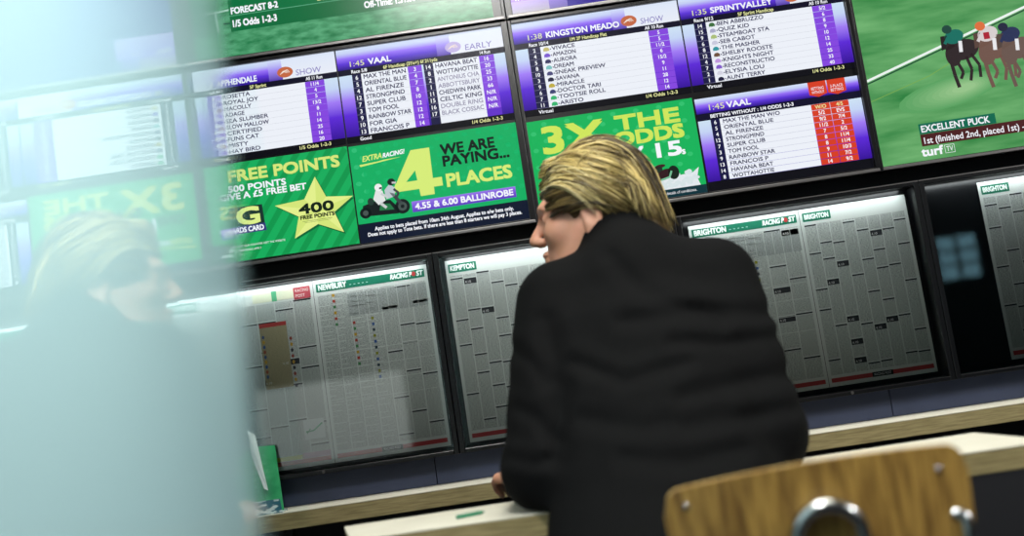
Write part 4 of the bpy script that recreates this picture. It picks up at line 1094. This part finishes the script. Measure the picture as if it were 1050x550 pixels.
def jacket_sdf(p):
    d = torso(p, [0, 0.12, 0.35, 0.6, 0.8, 0.93, 1.0], [0.192, 0.196, 0.188, 0.190, 0.186, 0.150, 0.090], [0.132, 0.136, 0.128, 0.130, 0.122, 0.098, 0.078])
    for s_, e_, w_ in ((SHL, ELL, WRL), (SHR, ELR, WRR)):
        d = smin(d, sd_chain(p, [s_, e_, w_], [0.069, 0.058, 0.042], 0.02), 0.035)
    # shoulder yoke
    d = smin(d, sd_chain(p, [SHL + np.array((0.02, 0.0, 0.012)), NCK + np.array((0, -0.02, 0.0)), SHR + np.array((-0.02, 0.0, 0.012))], [0.058, 0.076, 0.058], 0.03), 0.03)
    # skirt of the jacket over the hips
    d = smin(d, sd_ell(p, PEL + np.array((0, 0.00, -0.03)), (0.196, 0.145, 0.085)), 0.05)
    d = d + crease(p)
    # collar: a ring standing round the neck
    ca, cb = NCK + np.array((0.0, 0.012, 0.03)), NCK + np.array((-0.014, 0.034, 0.088))
    col = sd_cone(p, ca, cb, 0.079, 0.068)
    ax = (cb - ca) / np.linalg.norm(cb - ca)
    col = smax(col, (p - cb) @ ax - 0.004, 0.006)
    d = smin(d, col, 0.022)
    neckhole = sd_cone(p, ca - ax * 0.0, cb + ax * 0.10, 0.060, 0.062)
    d = smax(d, -neckhole, 0.006)
    # open cuffs and hem
    for w_, e_ in ((WRL, ELL), (WRR, ELR)):
        dr = (w_ - e_) / np.linalg.norm(w_ - e_)
        near = np.linalg.norm(p - w_, axis=1) < 0.09
        d = np.where(near, smax(d, (p - w_) @ dr - 0.004, 0.006), d)
    d = smax(d, (PEL[2] - 0.085) - p[:, 2], 0.008)
    # the sleeves lie on the table
    onT = (p[:, 1] > 1.44) & (p[:, 1] < 1.80) & (p[:, 2] < 0.80)
    d = np.where(onT & (p[:, 1] > 1.50), smax(d, (TZ + 0.0015) - p[:, 2], 0.006), d)
    return d

def trousers_sdf(p):
    d = sd_ell(p, PEL + np.array((0, 0.01, -0.02)), (0.168, 0.118, 0.075))
    for h_, k_, a_ in ((HIPL, KNL, ANL), (HIPR, KNR, ANR)):
        d = smin(d, sd_chain(p, [h_, k_, a_ + np.array((0, 0, 0.0))], [0.084, 0.060, 0.052], 0.03), 0.03)
    d = smax(d, 0.4535 - p[:, 2], 0.01) if False else d
    seat = (p[:, 1] < 1.62)
    d = np.where(seat, smax(d, 0.4540 - p[:, 2], 0.01), d)
    d = smax(d, 0.075 - p[:, 2], 0.004)
    return d

def shoe_sdf(a_):
    def f_(p):
        d = sd_cone(p, a_ + np.array((0, -0.03, -0.040)), a_ + np.array((0, 0.05, -0.040)), 0.041, 0.041)
        d = smin(d, sd_cone(p, a_ + np.array((0, 0.05, -0.048)), a_ + np.array((0, 0.165, -0.056)), 0.040, 0.028), 0.02)
        d = smin(d, sd_cone(p, a_ + np.array((0, -0.02, -0.03)), a_ + np.array((0, -0.01, 0.015)), 0.042, 0.040), 0.02)
        return smax(d, 0.001 - p[:, 2], 0.004)
    return f_

pr = empty('person', (0.17, 1.36, 0), 'person with swept-back blond hair and black jacket leaning on the table', 'person')
bo = sdf_obj('body', body_sdf, (-0.16, 1.20, 0.0), (0.46, 1.98, 1.36), 0.0045, M_SKIN, pr)
jk = sdf_obj('jacket', jacket_sdf, (-0.14, 1.14, 0.42), (0.50, 1.92, 1.26), 0.0065, M_JACKET, pr)
sdf_obj('trousers', trousers_sdf, (-0.12, 1.16, 0.04), (0.45, 1.88, 0.66), 0.010, M_TROUS, pr)
for a_ in (ANL, ANR): sdf_obj('shoe', shoe_sdf(a_), a_ - np.array((0.07, 0.10, 0.10)), a_ + np.array((0.07, 0.22, 0.08)), 0.006, M_SHOE, pr)
# eyes
for s_ in (-1, 1):
    bm = bmesh.new(); bmesh.ops.create_uvsphere(bm, u_segments=16, v_segments=10, radius=0.0118)
    bmesh.ops.translate(bm, vec=H(0.0805, 0.031 * s_, 0.023), verts=bm.verts); from_bm('eye', bm, M_EYE, pr, smooth=True)

# ---- hair: a shell with swept-back locks
def hair_mat():
    m, nt, out = new_mat('hair_strands')
    b = nt.nodes.new('ShaderNodeBsdfPrincipled'); a = nt.nodes.new('ShaderNodeAttribute'); a.attribute_name = 'Col'
    b.inputs['Roughness'].default_value = 0.42; b.inputs['Specular IOR Level'].default_value = 0.4
    nt.links.new(a.outputs['Color'], b.inputs['Base Color']); nt.links.new(b.outputs[0], out.inputs[0]); return m
M_HAIR = hair_mat()
HC_ = (-0.017, 0, 0.046); HR3 = (0.097, 0.087, 0.100)
def hair_sdf(p):
    q = (p - HCEN) @ AX.T
    ql = q.copy(); ql[:, 1] = np.abs(ql[:, 1])
    d = sd_ell(q, HC_, HR3)
    d = smin(d, sd_ell(q, (-0.070, 0, -0.034), (0.060, 0.070, 0.066)), 0.03)     # nape
    d = smin(d, sd_ell(q, (0.038, 0, 0.106), (0.036, 0.050, 0.025)), 0.03)       # quiff
    # cut away face, temples and ear opening
    cut = np.maximum(q[:, 2] - (0.060 + 0.0 * q[:, 0]), -1)
    face = sd_ell(ql, (0.100, 0.0, -0.010), (0.075, 0.120, 0.088))
    d = smax(d, -face, 0.012)
    d = smax(d, -sd_ell(ql, (0.004, 0.085, -0.012), (0.024, 0.026, 0.038)), 0.008)
    d = smax(d, -sd_ell(ql, (0.030, 0.085, -0.050), (0.050, 0.060, 0.050)), 0.010)
    return d
V, Fq = sdf_mesh(hair_sdf, HCEN - 0.20, HCEN + 0.20, 0.006)
HV = [tuple(v) for v in V]; HF = [tuple(int(i) for i in f_) for f_ in Fq]; HCOL = [(*lin((84, 66, 38)), 1.0)] * len(HV)
rh = random.Random(5)
TONES = [(200, 182, 120), (178, 158, 98), (142, 122, 72), (106, 90, 54), (80, 68, 42), (60, 50, 34), (216, 202, 150)]
def shell_pt(th, la, rr):
    """th: 0 at the front hairline over the crown to the nape; la: -1..1 from the far side to the camera side"""
    cl = math.sqrt(max(0.0, 1 - la * la))
    f_ = HC_[0] + HR3[0] * rr * cl * math.cos(th); u_ = HC_[2] + HR3[2] * rr * cl * math.sin(th); l_ = HR3[1] * rr * la
    if th > math.pi:           # fall down to the nape instead of wrapping round
        e = th - math.pi
        f_ = HC_[0] - HR3[0] * rr * (0.35 + 0.65 * cl) * (1 + 0.13 * e); u_ = HC_[2] - 0.085 * e
        l_ *= 1 - 0.10 * e
    return f_, l_, u_
def add_strand(pts, r0, col):
    global HV, HF, HCOL
    n = len(pts); k = len(HV)
    rad = [r0 * (0.35 + 0.65 * math.sin(math.pi * min(1, 0.12 + 0.88 * i / (n - 1)) ** 0.8)) * (1 if i < n - 1 else 0.3) for i in range(n)]
    Vt, Ft = tube_data(pts, rad, 5)
    HV += [tuple(v) for v in Vt]; HF += [tuple(i + k for i in f_) for f_ in Ft]
    HCOL += [(*lin(col), 1.0)] * len(Vt)
def add_lock(pts, r0, col):
    """a lock = a sheaf of fine strands that run together"""
    for q in range(6):
        off = np.array([rh.gauss(0, 1), rh.gauss(0, 1), rh.gauss(0, 1)]) * r0 * 0.85
        fan = rh.uniform(-1, 1) * 0.006
        sh = rh.uniform(0.82, 1.12); c = tuple(min(235, v * sh) for v in col)
        n = len(pts)
        pp = [np.array(p) + off * (0.5 + 0.8 * i / (n - 1)) + hu * fan * (i / (n - 1)) ** 2 for i, p in enumerate(pts)]
        add_strand(pp, rh.uniform(0.0010, 0.0019), c)
for i in range(560):
    la0 = rh.uniform(-0.97, 0.97)
    side = abs(la0)
    th0 = rh.uniform(0.55, 1.15) + 0.35 * max(0, side - 0.6)
    if rh.random() < 0.45: th0 = rh.uniform(0.6, 2.6)
    L = rh.uniform(1.0, 2.0)
    th1 = min(th0 + L, math.pi + 0.95)
    if i < 150: th0, th1 = rh.uniform(1.8, 2.9), math.pi + rh.uniform(0.5, 1.0)
    la1 = max(-0.97, min(0.97, la0 * rh.uniform(0.80, 1.02) + rh.uniform(-0.10, 0.10)))
    rr = rh.uniform(1.0, 1.055); wob = rh.uniform(-0.05, 0.05)
    pts = []
    N = 9
    for j in range(N):
        t = j / (N - 1); th = th0 + (th1 - th0) * t
        la = la0 + (la1 - la0) * t + wob * math.sin(math.pi * t)
        lift = rr + 0.05 * math.sin(math.pi * min(1, t * 1.2)) * rh.uniform(0.5, 1.0) * (0.6 if th > 2 else 1.0)
        pts.append(H(*shell_pt(th, max(-0.97, min(0.97, la)), lift)))
    tone = TONES[min(6, int(abs(rh.gauss(0, 2.4))))] if rh.random() < 0.75 else TONES[rh.choice((4, 5, 3))]
    add_lock(pts, rh.uniform(0.0024, 0.0058), tone)
# front locks swept from the forehead back over the ear (camera side) and across the top
for i in range(150):
    a = rh.random(); sd = 1 if i < 110 else -1
    f0, u0 = 0.086 - 0.012 * a + rh.uniform(-0.008, 0.008), 0.074 + 0.060 * a + rh.uniform(-0.010, 0.008)
    l0 = sd * (0.060 - 0.040 * a)
    f1, u1 = -0.055 + rh.uniform(-0.035, 0.035), 0.004 + 0.080 * a + rh.uniform(-0.018, 0.018)
    l1 = sd * 0.080 * math.sqrt(max(0.05, 1 - ((u1 - 0.03) / 0.125) ** 2 - ((f1 + 0.026) / 0.16) ** 2)) + sd * 0.006
    pts = []
    for j in range(9):
        t = j / 8
        f_ = f0 + (f1 - f0) * t; u_ = u0 + (u1 - u0) * t + 0.024 * math.sin(math.pi * t) * (1 - 0.3 * a)
        v_ = max(0.02, 1 - ((u_ - HC_[2]) / HR3[2]) ** 2 * 0.86 - ((f_ - HC_[0]) / HR3[0]) ** 2 * 0.86)
        l_ = sd * (HR3[1] * 1.05 * math.sqrt(v_) + 0.004 + 0.004 * math.sin(math.pi * t))
        l_ = l_ * (0.25 + 0.75 * min(1, t * 3 + 0.45)) 
        pts.append(H(f_, l_, u_))
    tone = TONES[rh.choice((0, 0, 1, 1, 6, 2, 3, 4))]
    add_lock(pts, rh.uniform(0.0022, 0.0046), tone)
# temple hair, shade put into its darker tones, swept back over the top of the ears
for i in range(120):
    sd = 1 if i < 85 else -1
    f0, u0 = rh.uniform(0.030, 0.078), rh.uniform(0.018, 0.070)
    f1, u1 = rh.uniform(-0.085, -0.030), u0 + rh.uniform(-0.035, -0.005)
    pts = []
    for j in range(8):
        t = j / 7; f_ = f0 + (f1 - f0) * t; u_ = u0 + (u1 - u0) * t + 0.012 * math.sin(math.pi * t)
        v_ = max(0.05, 1 - ((u_ - HC_[2]) / 0.125) ** 2 - ((f_ - HC_[0]) / 0.135) ** 2)
        l_ = sd * (0.084 * math.sqrt(v_) + 0.008 * math.sin(math.pi * t) + 0.001)
        pts.append(H(f_, l_, u_))
    add_lock(pts, rh.uniform(0.0022, 0.0042), TONES[rh.choice((3, 3, 4, 4, 5, 2, 1))])
me = bpy.data.meshes.new('hair'); me.from_pydata(HV, [], HF)
ca = me.color_attributes.new('Col', 'FLOAT_COLOR', 'POINT'); ca.data.foreach_set('color', np.array(HCOL, dtype=np.float32).ravel())
hr_o = link_mesh('hair', me, M_HAIR, pr, smooth=True)

# ------------------------------------------------------------------ glass partition at the left, light haze imitated by an added film that fades out towards its free edge
def partition_mat():
    m, nt, out = new_mat('graded_haze_glass')
    L = nt.links.new; N = nt.nodes.new
    tc = N('ShaderNodeTexCoord'); sp = N('ShaderNodeSeparateXYZ'); L(tc.outputs['Object'], sp.inputs[0])
    mr = N('ShaderNodeMapRange'); mr.interpolation_type = 'SMOOTHSTEP'
    mr.inputs['From Min'].default_value = 0.80; mr.inputs['From Max'].default_value = 0.94
    mr.inputs['To Min'].default_value = 0.93; mr.inputs['To Max'].default_value = 0.0
    mz = N('ShaderNodeMath'); mz.operation = 'MULTIPLY_ADD'; mz.inputs[1].default_value = -0.14; L(sp.outputs['Z'], mz.inputs[0]); L(sp.outputs['Y'], mz.inputs[2])
    L(mz.outputs[0], mr.inputs[0])
    tr = N('ShaderNodeBsdfTransparent'); tr.inputs[0].default_value = (0.97, 1.0, 1.0, 1)
    ts = N('ShaderNodeBsdfTranslucent'); ts.inputs[0].default_value = (0.65, 0.91, 0.92, 1)
    gl = N('ShaderNodeBsdfGlossy'); gl.inputs['Roughness'].default_value = 0.0; gl.inputs[0].default_value = (0.92, 1.0, 1.0, 1)
    film = N('ShaderNodeMixShader'); film.inputs[0].default_value = 0.36
    L(ts.outputs[0], film.inputs[1]); L(gl.outputs[0], film.inputs[2])
    mx = N('ShaderNodeMixShader'); L(mr.outputs[0], mx.inputs[0]); L(tr.outputs[0], mx.inputs[1]); L(film.outputs[0], mx.inputs[2])
    L(mx.outputs[0], out.inputs[0]); return m
M_HAZE = partition_mat()
def clear_mat():
    m, nt, out = new_mat('clear_glass_body')
    t = nt.nodes.new('ShaderNodeBsdfTransparent'); t.inputs[0].default_value = (0.97, 0.99, 0.99, 1)
    nt.links.new(t.outputs[0], out.inputs[0]); return m
M_CLEAR = clear_mat()
bm = bmesh.new(); box(bm, -0.296, -0.286, -0.9, 1.20, 0.0, 2.5)
gp = from_bm('glass_partition', bm, [M_CLEAR, M_HAZE], loc=(0, 0, 0))
for p_ in gp.data.polygons: p_.material_index = 1 if p_.normal.x > 0.5 else 0
tag(gp, kind='structure')

# ------------------------------------------------------------------ rear wall window and an added glowing panel (seen reflected in the case glass)
M_DAY = emission_mat('daylight_sky', (150, 206, 226), 2.6)
M_GLOW = emission_mat('panel_glow', (226, 236, 232), 2.0)
M_WFRAME = principled('window_frame_grey', (70, 76, 80), 0.5)
M_WGREEN = principled('green_window_band', (30, 160, 90), 0.4)
def rear_window(name, x0, x1, z0, z1, nv, nh, mat, band=None):
    bm = bmesh.new(); y = -5.2
    box(bm, x0 - 0.03, x1 + 0.03, y, y + 0.03, z1, z1 + 0.03); box(bm, x0 - 0.03, x1 + 0.03, y, y + 0.05, z0 - 0.03, z0)
    for k in range(nv + 1):
        x = x0 + (x1 - x0) * k / nv; box(bm, x - 0.012, x + 0.012, y, y + 0.03, z0, z1)
    for k in range(1, nh):
        z = z0 + (z1 - z0) * k / nh; box(bm, x0, x1, y, y + 0.025, z - 0.012, z + 0.012)
    w = tag(from_bm(name, bm, M_WFRAME, loc=((x0 + x1) / 2, y, z0)), kind='structure')
    box_obj('window_pane', (x0, x1, y, y + 0.006, z0, z1), mat, w)
    if band: box_obj('window_band', band, M_WGREEN, w)
    return w
rear_window('window_1', 4.00, 4.40, 1.16, 1.56, 2, 3, M_DAY, (3.92, 3.97, -5.2, -5.17, 1.14, 1.58))
rear_window('glow_panel', -2.60, -1.16, 0.34, 1.08, 1, 1, M_GLOW)  # added glowing panel, only there for the pale reflection in the left case

# ------------------------------------------------------------------ light
def area(name, loc, target, sx, sy, power, col, spread=180):
    l = bpy.data.lights.new(name, 'AREA'); l.shape = 'RECTANGLE'; l.size = sx; l.size_y = sy; l.energy = power; l.color = col
    l.spread = math.radians(spread)
    o = bpy.data.objects.new(name, l); C.objects.link(o); o.location = loc
    o.rotation_euler = (Vector(target) - Vector(loc)).to_track_quat('-Z', 'Y').to_euler(); return o
area('ceiling_lamp_table', (0.45, 1.45, 2.74), (0.45, 1.45, 0), 1.3, 0.5, 15, (1.0, 0.96, 0.86), 120)
area('ceiling_lamp_room', (0.0, 0.15, 2.74), (0.2, 1.5, 0.9), 0.7, 0.5, 46, (1.0, 0.985, 0.95), 150)
# added lamps: a newspaper fill, then two lighting the partition haze
area('newspaper_fill_right', (3.8, -0.4, 2.74), (0.7, 2.0, 0.9), 0.7, 0.5, 70, (1.0, 0.99, 0.96), 140)  # added fill that brightens the newspapers
area('haze_backlight', (-1.5, -0.20, 1.8), (-0.29, 0.50, 1.15), 1.0, 1.0, 3.0, (0.92, 1.0, 1.0), 60)  # added behind the partition to light its haze
area('haze_gradient_lamp', (-0.85, 0.42, 1.62), (-0.29, 0.56, 1.22), 0.3, 0.3, 2.2, (0.95, 1.0, 1.0), 90)  # added close by so the haze grows brighter at its upper near end
# lamps inside the top of each case
for x0, x1 in ((-0.745, -0.1625), (-0.1615, 0.353), (0.354, 0.869), (0.87, 1.385)):
    area('case_lamp', ((x0 + x1) / 2, 2.0500, 1.2080), ((x0 + x1) / 2, 2.0640, 1.12), x1 - x0 - 0.05, 0.018, 0.28, (0.93, 0.98, 1.0))
w = bpy.data.worlds.new('world'); w.use_nodes = True
w.node_tree.nodes['Background'].inputs[0].default_value = (0.6, 0.75, 0.8, 1); w.node_tree.nodes['Background'].inputs[1].default_value = 0.1
SC.world = w
